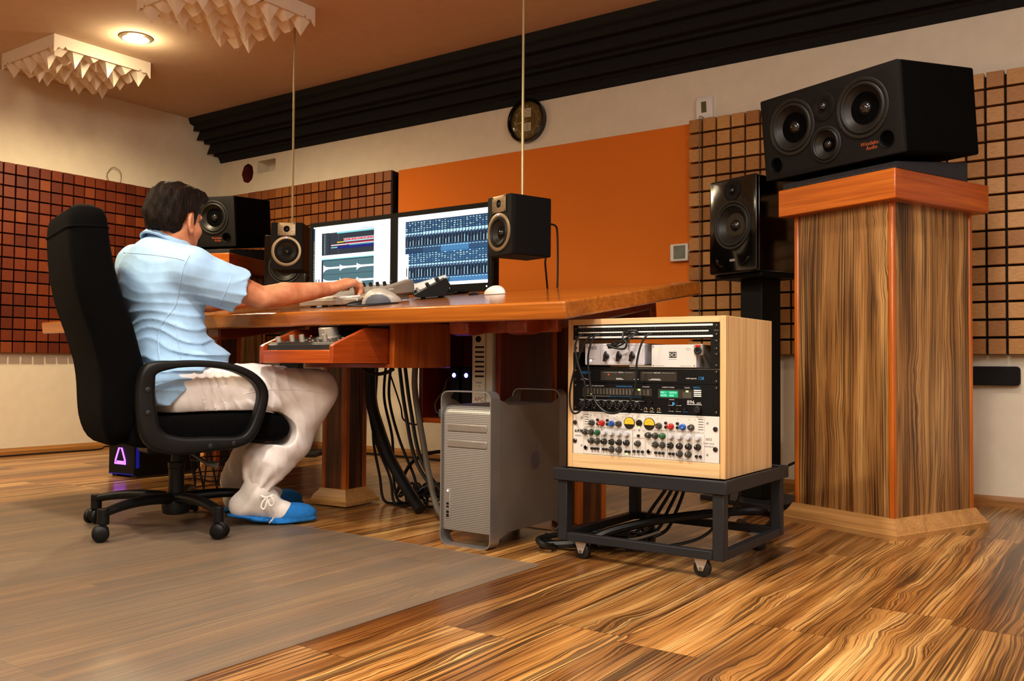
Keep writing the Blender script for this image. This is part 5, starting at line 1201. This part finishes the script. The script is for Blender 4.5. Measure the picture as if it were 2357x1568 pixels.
# ---------------------------------------------------------------- implicit-surface sculpting
class Field:
    def __init__(s, lo, hi, h):
        s.lo = np.array(lo, float); s.h = h; s.n = np.ceil((np.array(hi)-s.lo)/h).astype(int)+1
        s.V = np.full(s.n, .08, np.float32)
    def block(s, lo, hi):
        a = np.clip(np.floor((np.array(lo)-s.lo)/s.h).astype(int), 0, s.n-1); b = np.clip(np.ceil((np.array(hi)-s.lo)/s.h).astype(int)+1, 1, s.n)
        ax = [s.lo[i]+s.h*np.arange(a[i], b[i]) for i in range(3)]
        return tuple(slice(a[i], b[i]) for i in range(3)), np.meshgrid(*ax, indexing='ij')
    def put(s, d, sl, k, op):
        v = s.V[sl]
        if op == 'sub': d = -d; q = np.maximum(k-np.abs(v-d), 0)/max(k, 1e-6); s.V[sl] = np.maximum(v, d)+q*q*k*.25
        elif op == 'int': s.V[sl] = np.maximum(v, d)
        else: q = np.maximum(k-np.abs(v-d), 0)/max(k, 1e-6); s.V[sl] = np.minimum(v, d)-q*q*k*.25
    def cap(s, a, b, ra, rb=None, k=.02, op='add', flat=None):
        """rounded cone a-b; flat=(axis, factor) squeezes it along an axis"""
        rb = ra if rb is None else rb; a = np.array(a, float); b = np.array(b, float); R = max(ra, rb)+.04
        sl, (X, Y, Z) = s.block(np.minimum(a, b)-R, np.maximum(a, b)+R)
        P = [X-a[0], Y-a[1], Z-a[2]]; d = b-a
        if flat:
            ax, fac = np.array(flat[0], float), flat[1]; ax = ax/np.linalg.norm(ax); t = (P[0]*ax[0]+P[1]*ax[1]+P[2]*ax[2])*(1/fac-1); P = [P[i]+t*ax[i] for i in range(3)]; d = d+ax*(d@ax)*(1/fac-1)
        L = max(d@d, 1e-9); t = np.clip((P[0]*d[0]+P[1]*d[1]+P[2]*d[2])/L, 0, 1)
        s.put(np.sqrt((P[0]-t*d[0])**2+(P[1]-t*d[1])**2+(P[2]-t*d[2])**2)-(ra+(rb-ra)*t), sl, k, op); return s
    def ell(s, c, r, fr=None, k=.02, op='add'):
        """ellipsoid with radii r along the frame (rows of fr)"""
        c = np.array(c, float); r = np.array(r, float); fr = np.eye(3) if fr is None else np.array(fr, float); R = r.max()+.04
        sl, (X, Y, Z) = s.block(c-R, c+R); P = [X-c[0], Y-c[1], Z-c[2]]
        q = [(P[0]*fr[i][0]+P[1]*fr[i][1]+P[2]*fr[i][2]) for i in range(3)]
        k0 = np.sqrt(sum((q[i]/r[i])**2 for i in range(3))); k1 = np.sqrt(sum((q[i]/r[i]**2)**2 for i in range(3)))
        s.put(k0*(k0-1)/np.maximum(k1, 1e-6), sl, k, op); return s
    def chain(s, pts, rad, k=.02, **kw):
        for i in range(len(pts)-1): s.cap(pts[i], pts[i+1], rad[i], rad[i+1], k, **kw)
        return s
    def warp(s, fn):
        sl, (X, Y, Z) = s.block(s.lo, s.lo+s.h*s.n); s.V = (s.V+fn(X, Y, Z)).astype(np.float32); return s
    def mesh(s):
        """surface nets"""
        V = s.V; S = V < 0; n = V.shape
        corners = [(i, j, k) for i in (0, 1) for j in (0, 1) for k in (0, 1)]
        cs = sum(S[i:n[0]-1+i, j:n[1]-1+j, k:n[2]-1+k].astype(np.int8) for i, j, k in corners)
        idx = np.argwhere((cs > 0) & (cs < 8)); N = len(idx); ids = np.full(cs.shape, -1, np.int64); ids[tuple(idx.T)] = np.arange(N)
        acc = np.zeros((N, 3)); cnt = np.zeros(N)
        for a in corners:
            for ax in range(3):
                if a[ax]: continue
                b = list(a); b[ax] = 1
                va = V[tuple((idx+np.array(a)).T)].astype(float); vb = V[tuple((idx+np.array(b)).T)].astype(float)
                m = (va < 0) != (vb < 0); t = va[m]/(va[m]-vb[m]); p = np.tile(np.array(a, float), (m.sum(), 1)); p[:, ax] = t
                acc[m] += p; cnt[m] += 1
        P = s.lo+s.h*(idx+acc/cnt[:, None]); F = []
        for ax in range(3):
            u, w = [(1, 2), (2, 0), (0, 1)][ax]
            sl0 = [slice(1, n[i]-1) for i in range(3)]; sl0[ax] = slice(0, n[ax]-1); sl1 = list(sl0); sl1[ax] = slice(1, n[ax])
            A, B = S[tuple(sl0)], S[tuple(sl1)]; e = np.argwhere(A != B); off = np.ones(3, int); off[ax] = 0; e = e+off
            if not len(e): continue
            flip = S[tuple(e.T)]; eu = np.zeros(3, int); ew = np.zeros(3, int); eu[u] = 1; ew[w] = 1
            q = np.stack([ids[tuple((e-eu-ew).T)], ids[tuple((e-ew).T)], ids[tuple(e.T)], ids[tuple((e-eu).T)]], 1)
            q[~flip] = q[~flip][:, ::-1]; F.append(q)
        return P, np.concatenate(F)
def waves(seed, n, f0, f1, aniso=(1, 1, 1)):
    R = np.random.RandomState(seed); D = R.normal(size=(n, 3))*np.array(aniso); D /= np.linalg.norm(D, axis=1)[:, None]; F = R.uniform(f0, f1, n); Ph = R.uniform(0, 7, n)
    return lambda X, Y, Z: sum(np.sin(F[i]*(D[i, 0]*X+D[i, 1]*Y+D[i, 2]*Z)+Ph[i]) for i in range(n))/math.sqrt(n)
PO = np.array((-2.88, 1.95, 0.0))
def organ(name, fld, mat, parent, smooth=1):
    P, F = fld.mesh(); P = P-PO
    me = bpy.data.meshes.new(name); me.vertices.add(len(P)); me.vertices.foreach_set('co', P.ravel().astype(np.float32))
    me.loops.add(F.size); me.loops.foreach_set('vertex_index', F.ravel().astype(np.int32)); me.polygons.add(len(F))
    me.polygons.foreach_set('loop_start', np.arange(0, F.size, 4, dtype=np.int32)); me.polygons.foreach_set('use_smooth', np.ones(len(F), bool)); me.update(calc_edges=True)
    me.materials.append(mat); o = link(name, me, parent)
    if smooth: b = o.modifiers.new('smooth', 'SMOOTH'); b.iterations = smooth; b.factor = .5
    return o
V3 = lambda *a: np.array(a, float)
def frame(az, tilt=0):
    a = math.radians(az); t = math.radians(tilt); f = V3(math.cos(a)*math.cos(t), math.sin(a)*math.cos(t), -math.sin(t)); r = V3(math.sin(a), -math.cos(a), 0); return f, r, np.cross(r, f)

man = thing('person', 'dark-haired man in light blue short-sleeved shirt and white trousers, seated with hand on controls', 'person', tuple(PO), 0)
t = NT('skin'); tc = t.new('ShaderNodeTexCoord'); f_ = t.noise(tc.outputs['Object'], 22, 4)
t.link(t.ramp(f_, [(.3, '#b5714f'), (.55, '#c98a66'), (.75, '#d29a78')]), t.bsdf.inputs['Base Color']); t.set(Roughness=.5); t.bsdf.inputs['Subsurface Weight'].default_value = .12; t.bsdf.inputs['Subsurface Radius'].default_value = (.012, .005, .003); t.bsdf.inputs['Subsurface Scale'].default_value = .6
m_skin = t.m
m_shirt = M('light_blue_cotton', '#9fc2e2', .85, var=.03, vs=30, bump=.12, bs=420, sheen=.1)
m_trous = M('white_linen', '#ece4e0', .88, var=.03, vs=25, bump=.12, bs=420)
m_sock = M('white_sock', '#e6ded6', .9, var=.03, bump=.2, bs=500)
m_felt = M('blue_felt', '#1b6fb4', .95, var=.1, vs=120, bump=.25, bs=400)
t = NT('dark_brown_hair'); tc = t.new('ShaderNodeTexCoord'); f_ = t.noise(tc.outputs['Object'], 60, 4)
hx0 = t.coords(); hv0 = t.noise(t.vec(t.math('MULTIPLY', hx0[0], 150), t.math('MULTIPLY', hx0[1], 150), t.math('MULTIPLY', hx0[2], 22)), 1, 3); t.link(t.mix(.5, t.ramp(f_, [(.35, '#070403'), (.55, '#120a06'), (.75, '#28180c')]), t.ramp(hv0, [(.35, '#050302'), (.7, '#301d0f')])), t.bsdf.inputs['Base Color']); hx = t.coords(); hv = t.noise(t.vec(t.math('MULTIPLY', hx[0], 260), t.math('MULTIPLY', hx[1], 260), t.math('MULTIPLY', hx[2], 34)), 1, 3); t.bump(hv, .9, .006); t.set(Roughness=.6); t.bsdf.inputs['Specular IOR Level'].default_value = .15; m_hair = t.m

# ---- key joints
hipR, hipL = V3(-2.785, 1.918, .49), V3(-2.985, 1.985, .49)
kneR, ankR = V3(-2.552, 2.334, .494), V3(-2.676, 2.168, .128)
kneL, ankL = V3(-2.86, 2.42, .50), V3(-2.985, 2.33, .105)
shR, elR, wrR = V3(-2.728, 1.918, .925), V3(-2.645, 2.155, .836), V3(-2.602, 2.448, .888)
shL, elL, wrL = V3(-3.075, 1.935, .955), V3(-3.06, 2.13, .832), V3(-2.95, 2.375, .855)
pel, waist, chest, nek = V3(-2.89, 1.945, .52), V3(-2.885, 1.94, .66), V3(-2.905, 1.93, .87), V3(-2.898, 1.932, 1.012)
hf, hr, hu = frame(103, 4); HC = V3(-2.868, 1.945, 1.114)
def H(f, r, u): return HC+hf*f+hr*r+hu*u
fT, rT, uT = frame(84)

def seat_clip(b, ex=0.0):
    """press the figure flat where seat and backrest carry it"""
    sl, (X, Y, Z) = b.block(b.lo, b.lo+b.h*b.n); fx, fy = math.cos(math.radians(72)), math.sin(math.radians(72))
    u = (X+2.885)*fx+(Y-1.977)*fy; v = (X+2.885)*fy-(Y-1.977)*fx
    back = np.interp(Z, [.32, .42, .56, .70, .835, .97, 1.11], [-.166, -.196, -.226, -.273, -.318, -.343, -.352])+.076
    top = np.interp(u, [-.3, -.1, .08, .2, .29, .33], [.405, .4165, .4225, .4225, .414, .402]); qx = np.abs(u)-(.348-.055); qz = np.abs(Z-(top-.0595+.0065))-(.0595-.055)
    seat = np.sqrt(np.maximum(qx, 0)**2+np.maximum(qz, 0)**2)+np.minimum(np.maximum(qx, qz), 0)-.055-ex
    b.V = np.maximum(b.V, np.where(u < .26, np.abs(v)-.256, -1))
    b.V = np.maximum(b.V, np.where(np.abs(v) < .28, -seat, -1)); b.V = np.maximum(b.V, (back+ex-u)*.9).astype(np.float32)
# ---- body (one continuous skin surface)
b = Field((-3.22, 1.70, .0), (-2.42, 2.72, 1.27), .0042)
b.cap(pel, waist, .095, .09, flat=(fT, .75)).cap(waist, chest, .09, .105, .05, flat=(fT, .72)).cap(chest, nek, .10, .055, .05, flat=(fT, .8))
for hp, kn, an in ((hipR, kneR, ankR), (hipL, kneL, ankL)): b.chain([hp, kn, kn*.55+an*.45, an], [.066, .043, .042, .029], .01)
b.chain([ankR, V3(-2.708, 2.145, .078), V3(-2.642, 2.259, .042), V3(-2.617, 2.309, .035)], [.028, .024, .024, .018], .015); b.chain([ankL, V3(-2.985, 2.315, .055), V3(-2.945, 2.47, .04), V3(-2.93, 2.53, .034)], [.028, .024, .024, .018], .015)
for sh, el, wr in ((shR, elR, wrR), (shL, elL, wrL)):
    b.cap(chest+V3(0, 0, .07), sh, .055, .058, .05); b.chain([sh, sh*.45+el*.55, el], [.056, .049, .042], .008)
    mid = el*.68+wr*.32; b.chain([el, mid+V3(0, 0, .002), el*.3+wr*.7, wr], [.042, .0445, .0345, .0268], .005)
# neck and head
b.cap(nek-V3(0, 0, .03), H(-.02, 0, -.055), .060, .056, .03)
b.ell(H(-.012, 0, .028), (.097, .075, .092), (hf, hr, hu), .02).ell(H(.032, 0, -.055), (.062, .058, .068), (hf, hr, hu), .04)
b.ell(H(.066, 0, -.102), (.022, .026, .018), (hf, hr, hu), .03).ell(H(.078, 0, .022), (.016, .05, .016), (hf, hr, hu), .02)
b.cap(H(.088, 0, .004), H(.113, 0, -.036), .009, .012, .014).ell(H(.104, 0, -.042), (.012, .018, .010), (hf, hr, hu), .012)
b.ell(H(.084, 0, -.070), (.013, .024, .007), (hf, hr, hu), .008).ell(H(.082, 0, -.080), (.013, .022, .008), (hf, hr, hu), .008)
for sg in (-1, 1):
    b.ell(H(.083, sg*.032, -.004), (.014, .016, .011), (hf, hr, hu), .012, 'sub'); b.ell(H(.058, sg*.043, -.032), (.024, .019, .02), (hf, hr, hu), .02)
    ef = (hf*.9+hr*sg*-.35, hr*sg*.9+hf*.35, hu)
    b.ell(H(-.012, sg*.082, -.016), (.021, .0085, .034), ef, .006).ell(H(-.008, sg*.091, -.013), (.011, .006, .019), ef, .006, 'sub').ell(H(-.004, sg*.083, -.046), (.010, .007, .012), ef, .008)
# hands
def hand(B, wr, kn, lat, up, curl, thumb):
    f = kn-wr; L = np.linalg.norm(f); f = f/L
    for q in (-.027, -.009, .009, .027): B.cap(wr+f*.012+lat*q*.7, kn+lat*q*1.12, .0145, .0125, .018)
    for i, (q, l1, l2, l3, r) in enumerate(((-.031, .044, .026, .021, .0092), (-.0105, .048, .030, .022, .0095), (.0105, .045, .028, .021, .0090), (.030, .036, .021, .019, .0080))):
        p = kn+lat*q; a = 0; c = curl[i]; pts = [p-f*.01]
        for ln, da in ((l1, c*.55), (l2, c*.85), (l3, c*.5)):
            a += da; d = f*math.cos(a)-up*math.sin(a)+lat*(q*1.6*math.cos(a)); pts.append(pts[-1]+d*ln if len(pts) > 1 else p+d*ln)
        B.chain(pts, [r*1.25, r*1.12, r, r*.86], .006)
    p = wr+f*.03+lat*(-.026)-up*.008; B.chain([p, p+f*.03+lat*(-.022)-up*.010, p+f*.058+lat*(-.026)-up*.020, p+f*.080+lat*(-.018)-up*.028], [.017, .0135, .0105, .009], .012)
knR = V3(-2.580, 2.536, .922); hand(b, wrR, knR, V3(.97, -.16, -.14), V3(.05, -.30, .95), (.95, .98, 1.05, 1.3), 0)
knL = V3(-2.915, 2.455, .868); hand(b, wrL, knL, -V3(-.95, .3, 0), V3(0, .2, .98), (.2, .2, .22, .25), 0)
seat_clip(b, .012); body = organ('body', b, m_skin, man, 1)
for sg in (-1, 1):
    m = MB(); c = H(.0745, sg*.031, -.003)-PO; m.lathe([(.0105*math.sin(q*PI/10+.001), -.0105*math.cos(q*PI/10)) for q in range(11)], tuple(c), tuple(hf), 18); e = part('eye', m, M('eye_white', '#d8d0c8', .2, var=0), man)
    m = MB(); m.lathe([(.0048, .0094), (.003, .0103), (.0003, .0107)], tuple(c), tuple(hf), 14); part('iris', m, M('iris_brown', '#2a1a10', .2, var=0), e)

# ---- hair
b = Field(HC-.17, HC+.19, .0034)
b.ell(H(-.016, 0, .036), (.107, .086, .100), (hf, hr, hu), .01).ell(H(.058, .012, .098), (.050, .052, .026), (hf, hr, hu), .03).ell(H(-.062, 0, -.015), (.052, .066, .062), (hf, hr, hu), .03).ell(H(.10, .02, .098), (.022, .03, .012), (hf, hr, hu), .02)
def hl(X, Y, Z):
    q = [X-HC[0], Y-HC[1], Z-HC[2]]; dot = lambda v: q[0]*v[0]+q[1]*v[1]+q[2]*v[2]
    f, r, u = dot(hf), dot(hr), dot(hu); line = np.interp(f, [-.12, -.06, -.035, -.026, .012, .017, .027, .034, .052, .075, .09, .12], [-.05, -.062, -.055, .014, .018, -.022, -.018, .012, .028, .058, .066, .085])
    return f, r, u, line
sl, (X, Y, Z) = b.block(b.lo, b.lo+b.h*b.n); f_, r_, u_, ln_ = hl(X, Y, Z)
rough = waves(3, 14, 90, 260)(f_*1.0, r_*1.3, u_*.6)*.0022+waves(9, 10, 30, 70)(f_, r_, u_)*.0022
b.V = np.maximum(b.V+rough, (ln_+rough*2.0-u_)*.8).astype(np.float32); organ('hair', b, m_hair, man, 0)

# ---- shirt
b = Field((-3.24, 1.72, .45), (-2.52, 2.26, 1.06), .0046)
b.cap(V3(-2.888, 1.94, .555), waist+V3(0, 0, -.02), .150, .146, flat=(fT, .80)).cap(waist, chest+V3(0, 0, -.03), .146, .168, .06, flat=(fT, .72)).cap(chest, chest+V3(.01, 0, .045), .160, .125, .05, flat=(fT, .74))
b.cap(chest+V3(.10, 0, .07), shR+V3(.0, 0, .004), .070, .070, .06).cap(chest+V3(-.10, -.01, .085), shL+V3(0, -.01, .006), .074, .072, .06).cap(chest+V3(0, -.005, .05), nek+V3(0, -.012, -.030), .11, .076, .06)
b.ell(chest+V3(-.0, -.06, .03), (.15, .07, .12), None, .05)
for sh, el in ((shR, elR), (shL, elL)):
    e = sh*.43+el*.57+V3(0, 0, -.012); b.chain([sh, sh*.65+el*.35+V3(0, 0, -.010), e, e*1.3-sh*.3], [.071, .071, .070, .072], .035)
    d = (el-sh)/np.linalg.norm(el-sh); c0 = e+d*.026
    # trim the sleeve flat at its hem and hollow it around the arm
    sl, (X, Y, Z) = b.block(e-.17, e+.17); pl = (X-c0[0])*d[0]+(Y-c0[1])*d[1]+(Z-c0[2])*d[2]; near = np.sqrt((X-e[0])**2+(Y-e[1])**2+(Z-e[2])**2) < .16
    v = b.V[sl]; b.V[sl] = np.where(near, np.maximum(v, pl), v); b.cap(e+d*.005, e+d*.08, .056, .064, .002, 'sub')
for hp, sg in ((hipR, 1), (hipL, -1)): b.cap(hp+V3(-.015*sg-.01, -.045, .0), hp+V3(.0, .035, .06), .112, .100, .04)      # tail over the hips
b.cap(V3(-2.80, 2.05, .60), V3(-2.88, 2.07, .60), .062, .062, .05)
n1, n2, n3 = waves(21, 9, 18, 36), waves(5, 9, 30, 60, (.5, .5, 2)), waves(8, 8, 60, 130)
def folds(X, Y, Z):
    w = np.clip((.86-Z)/.22, 0, 1); ph = Z*165+n1(X, Y, Z)*2.6+(X*18+Y*10)
    torso = (1-np.abs(np.sin(ph*.5)))**1.5*(.12+w)*-.0105
    armw = np.clip((Y-1.98)/.1, 0, 1)*np.clip((Z-.8)/.05, 0, 1); a = (X+2.7)*40+(Z-.9)*62-(Y-2.0)*20+n1(X, Y, Z)*1.2
    return torso+(1-np.abs(np.sin(a)))**2*armw*-.008+n2(X, Y, Z)*.0034*(.5+w)+n3(X, Y, Z)*.0006
b.warp(folds)
seat_clip(b); sl, (X, Y, Z) = b.block(b.lo, b.lo+b.h*b.n); uu = (X+2.885)*math.cos(math.radians(72))+(Y-1.977)*math.sin(math.radians(72)); hemz = .425+.006*np.sin(X*40)+np.clip(uu+.12, 0, .17)*1.0; b.V = np.maximum(b.V, (hemz-Z)*.9).astype(np.float32)
b.cap(nek+V3(0, .012, .028), nek+V3(.004, .05, .10), .058, .07, .004, 'sub')
shirt = organ('shirt', b, m_shirt, man, 1)
# collar, tipped forward with the bent neck
TC = math.radians(30); uC = uT*math.cos(TC)+fT*math.sin(TC); fC = fT*math.cos(TC)-uT*math.sin(TC)
m = MB(); rings = []; C0 = nek+V3(0, .004, .008)
for k in range(49):
    a = math.radians(-160+320*k/48); d = -fC*math.cos(a)+rT*math.sin(a); bk = .5+.5*math.cos(a); cz = C0
    rin = .064+.004*bk; zt = .036+.010*bk; lo = -.010-.012*(1-bk)
    pr = [(rin, -.016), (rin-.003, zt), (rin+.001, zt+.005), (rin+.008, zt+.002), (rin+.022, zt-.026), (rin+.034, lo), (rin+.028, lo-.004), (rin+.016, zt-.034), (rin+.006, -.012)]
    rings.append([tuple(cz+d*q+uC*z-PO) for q, z in pr])
m.loft(rings); part('collar', m, m_shirt, man, angle=70)

# ---- trousers
b = Field((-3.16, 1.74, .03), (-2.40, 2.52, .66), .0046)
b.ell(pel+V3(0, 0, -.01), (.135, .175, .105), (fT, rT, uT), .03)
b.chain([hipR, hipR*.5+kneR*.5+V3(0, 0, .004), kneR], [.098, .092, .078], .05).chain([kneR, kneR*.5+ankR*.5, kneR*.25+ankR*.75+V3(-.018, -.012, .004), ankR+V3(.010, .010, .045)], [.078, .083, .086, .050], .03)
b.chain([hipL, hipL*.5+kneL*.5, kneL], [.098, .09, .078], .05).chain([kneL, kneL*.5+ankL*.5, ankL+V3(-.005, -.01, .03)], [.078, .070, .062], .03)
b.cap(ankR+V3(.01, .01, .05), ankR+V3(.006, .006, .012), .046, .041, .015)
m1, m2, m3 = waves(31, 9, 16, 34), waves(33, 9, 34, 70), waves(35, 8, 70, 140)
thd = (kneR-hipR)/np.linalg.norm(kneR-hipR); shd = (ankR-kneR)/np.linalg.norm(ankR-kneR)
def tf(X, Y, Z):
    s_ = (X-hipR[0])*thd[0]+(Y-hipR[1])*thd[1]; w = np.exp(-((s_-.10)/.10)**2)+.5*np.exp(-((s_-.36)/.09)**2)
    q = (1-np.abs(np.sin(s_*75+(Z-.5)*25+m1(X, Y, Z)*1.4)))**1.8*w*-.009
    u = (X-kneR[0])*shd[0]+(Y-kneR[1])*shd[1]+(Z-kneR[2])*shd[2]; g = np.clip((u-.24)/.12, 0, 1)*(Z < .3)
    an = np.arctan2((Y-ankR[1])*1.0-(Z-ankR[2])*.3, X-ankR[0]); q2 = (.5+.5*np.sin(an*9+u*20+m1(X, Y, Z)))*g*.009
    k_ = np.exp(-(((X-kneR[0]+.05)**2+(Y-kneR[1]+.05)**2+(Z-.43)**2)/.007)); q3 = (1-np.abs(np.sin((Z-.45)*60+(X+Y)*22)))**2*k_*-.007
    return q+q2+q3+m2(X, Y, Z)*.0034+m3(X, Y, Z)*.0006
b.warp(tf); sl, (X, Y, Z) = b.block(b.lo, b.lo+b.h*b.n); b.V = np.maximum(b.V, np.where((Y > 2.2) & (X < -2.85), .095-Z, -1)).astype(np.float32)
b.V = np.maximum(b.V, (Z-.60)).astype(np.float32); seat_clip(b); trousers = organ('trousers', b, m_trous, man, 1)

# ---- socks and slippers
def foot(ank, heel, ball, toe, nm):
    b = Field(np.minimum(np.minimum(heel, toe), ank)-V3(.08, .08, .05), np.maximum(np.maximum(heel, toe), ank)+V3(.08, .08, .10), .0042); b.V[:] = .05
    b.chain([ank+V3(0, 0, .045), ank, heel], [.040, .041, .040], .03).chain([heel, (heel+ball)*.5+V3(0, 0, .010), ball, toe], [.039, .038, .036, .028], .03); b.chain([ank, (ank+ball)*.5+V3(0, 0, .010)], [.040, .036], .03)
    w = waves(41, 8, 50, 110); b.warp(lambda X, Y, Z: np.maximum(w(X, Y, Z)*.0012, .0105-Z-b.V))
    return organ('sock', b, m_sock, man, 1)
heR, baR, toR = V3(-2.718, 2.137, .075), V3(-2.642, 2.257, .046), V3(-2.618, 2.304, .038)
heL, baL, toL = V3(-2.985, 2.312, .058), V3(-2.945, 2.47, .046), V3(-2.932, 2.525, .036)
foot(ankR, heR, baR, toR, 'r'); foot(ankL, heL, baL, toL, 'l')
def slipper(heel, ball, toe, lab, lift):
    d = toe-heel; d[2] = 0; d /= np.linalg.norm(d); l = V3(d[1], -d[0], 0); up = V3(0, 0, 1); zs = .013
    b = Field(np.minimum(heel, toe)-V3(.11, .11, .1), np.maximum(heel, toe)+V3(.11, .11, .09), .0038); b.lo[2] = -.012
    b.n = np.ceil((np.maximum(heel, toe)+V3(.11, .11, .09)-b.lo)/b.h).astype(int)+1; b.V = np.full(b.n, .05, np.float32)
    hb = heel-d*.012; hb[2] = zs+lift; md = heel*.5+ball*.5; md[2] = zs+lift*.32; bl = ball.copy(); bl[2] = zs-.002; tp = toe+d*.045; tp[2] = zs+.001
    b.chain([hb, md, bl, tp], [.041, .038, .046, .034], .03, flat=(up, .24))
    b.ell(ball+d*.042-up*.012, (.088, .049, .042), (d, l, up), .02)
    # open the shoe behind the instep
    sl, (X, Y, Z) = b.block(b.lo, b.lo+b.h*b.n); s_ = (X-ball[0])*d[0]+(Y-ball[1])*d[1]; zz = np.interp(s_, [-.25, -.10, -.03, 0], [hb[2]+.014, md[2]+.014, zs+.016, .2]); cut_ = Z-zz; b.V = np.where(s_ < -.012, np.maximum(b.V, np.minimum(cut_, .05)), b.V).astype(np.float32)
    b.V = np.maximum(b.V, .0065-Z).astype(np.float32)
    return organ('slipper', b, m_felt, man, 1)
slR = slipper(heR, baR, toR, 'r', .030); slipper(heL, baL, toL, 'l', 0.0)
# ---- seams, stripe and the tied cord, laid on the cloth surface
from mathutils.bvhtree import BVHTree
bpy.context.evaluated_depsgraph_get().update()
def lay(name, obj_, pts, rad, mt, out=.0005, n=6):
    """a cord laid on a cloth surface along sight lines of the survey"""
    bv = BVHTree.FromPolygons([v.co[:] for v in obj_.data.vertices], [tuple(p.vertices) for p in obj_.data.polygons])
    res = []
    for p in spline([(x, y, 0) for x, y in pts], n):
        h = bv.ray_cast(CAMP-Vector(PO), ray(p.x, p.y).normalized())
        if h[0] is not None: res.append(h[0]+h[1]*out)
    if len(res) < 3: return None
    m = MB(); m.tube(res, rad, 6); return part(name, m, mt, man)
m_seam = M('shirt_seam', '#a9c6e0', .85, var=.1, vs=300)
lay('armhole_seam', shirt, [(436, 588), (424, 612), (416, 645), (410, 680), (402, 706), (384, 730), (370, 752), (364, 790), (368, 832)], .0024, m_seam)
lay('yoke_seam', shirt, [(285, 582), (320, 584), (360, 588), (400, 594), (425, 600)], .0014, m_seam)
lay('side_seam', shirt, [(404, 745), (408, 775), (414, 812), (418, 838)], .0016, m_seam)
lay('sleeve_hem_stitch', shirt, [(532, 634), (524, 662), (511, 690), (500, 710)], .0012, m_seam)
lay('slipper_stripe', slR, [(620, 1204), (630, 1192), (637, 1178), (641, 1166)], .0028, m_sock)
lay('trouser_seam', trousers, [(560, 908), (610, 898), (660, 897), (710, 900), (755, 908)], .0014, m_trous)
m = MB(); q = V3(*(at_d(615, 1146, 3.253)))-PO; e1, e2 = V3(*RT), V3(*UP); nrm = -V3(*FW)
def L2(pts): return [tuple(q+e1*x*.00155+e2*-y*.00155+nrm*z*.00155) for x, y, z in pts]
m.tube(spline(L2([(0, 0, 4), (-8, 8, 8), (-11, 20, 10), (-5, 25, 10), (0, 14, 8), (2, 2, 5)]), 6), .0035, 6); m.tube(spline(L2([(2, 0, 4), (10, -4, 8), (18, 6, 9), (16, 16, 8), (8, 16, 7), (4, 4, 5)]), 6), .0035, 6)
m.tube(spline(L2([(-14, -4, 0), (0, -1, 5), (14, -6, 0)]), 5), .0045, 6); part('tie_cord', m, m_sock, man)
# ---------------------------------------------------------------- lights and camera
def spot(x, y, e, size=2.5, col=(1, .83, .58), r=.06, z=None):
    L = bpy.data.lights.new('ceiling_spot', 'SPOT'); L.energy = e; L.spot_size = size; L.spot_blend = .6; L.color = col; L.shadow_soft_size = r
    o = bpy.data.objects.new('ceiling_spot', L); COL.objects.link(o); o.location = (x, y, (z or ZC-.03)); return o
WARM, NEUT = (1, .83, .54), (1, .92, .82)
spot(-4.68, 2.90, 150, 2.95, WARM)
L = bpy.data.lights.new('downlight_glow', 'POINT'); L.energy = 5; L.color = (1, .85, .55); L.shadow_soft_size = .05; o = bpy.data.objects.new('downlight_glow', L); COL.objects.link(o); o.location = (-4.68, 2.90, ZC-.075)
spot(-3.2, .9, 125, 2.7, WARM); spot(-1.5, 1.0, 160, 2.7, NEUT); spot(-.5, 2.5, 55, 2.7, NEUT); spot(-4.8, .9, 110, 2.8, WARM); spot(-.2, .5, 90, 2.7, NEUT); spot(-2.2, -.9, 90, 2.7, NEUT)
def area(x, y, z, sx, sy, e, rotx=0, rotz=0, col=(1, .87, .68)):
    L = bpy.data.lights.new('unseen_fill_light', 'AREA'); L.shape = 'RECTANGLE'; L.size = sx; L.size_y = sy; L.energy = e; L.color = col
    o = bpy.data.objects.new('unseen_fill_light', L); COL.objects.link(o); o.location = (x, y, z); o.rotation_euler = (math.radians(rotx), 0, math.radians(rotz)); return o
area(-.6, -.9, 2.35, 1.6, 1.6, 130, 28, 25, (1, .94, .84))  # soft fill added out of view near the eye point, no ceiling fitting
area(.9, 1.6, 2.2, 1.0, 1.0, 26, 30, 20, (.86, .92, 1))  # unseen cool fill from the right towards the front wall, no ceiling fitting
w = bpy.data.worlds.new('room_air'); bpy.context.scene.world = w; w.use_nodes = True; w.node_tree.nodes['Background'].inputs[0].default_value = (.9, .75, .55, 1); w.node_tree.nodes['Background'].inputs[1].default_value = .05
cam = bpy.data.cameras.new('camera'); co = bpy.data.objects.new('camera', cam); COL.objects.link(co)
cam.sensor_width = 36; cam.sensor_fit = 'HORIZONTAL'; cam.lens = F_PX/2357*36; cam.clip_start = .05
Mx = Matrix((RT, UP, -FW)).transposed().to_4x4(); Mx.translation = CAMP; co.matrix_world = Mx
sc = bpy.context.scene; sc.camera = co
sc.view_settings.view_transform = 'Standard'; sc.view_settings.look = 'None'; sc.view_settings.exposure = .12; sc.view_settings.gamma = .92
try:
    sc.cycles.max_bounces = 7; sc.cycles.diffuse_bounces = 4; sc.cycles.glossy_bounces = 3; sc.cycles.transparent_max_bounces = 8; sc.cycles.caustics_reflective = False; sc.cycles.caustics_refractive = False; sc.cycles.sample_clamp_indirect = 6
except Exception: pass
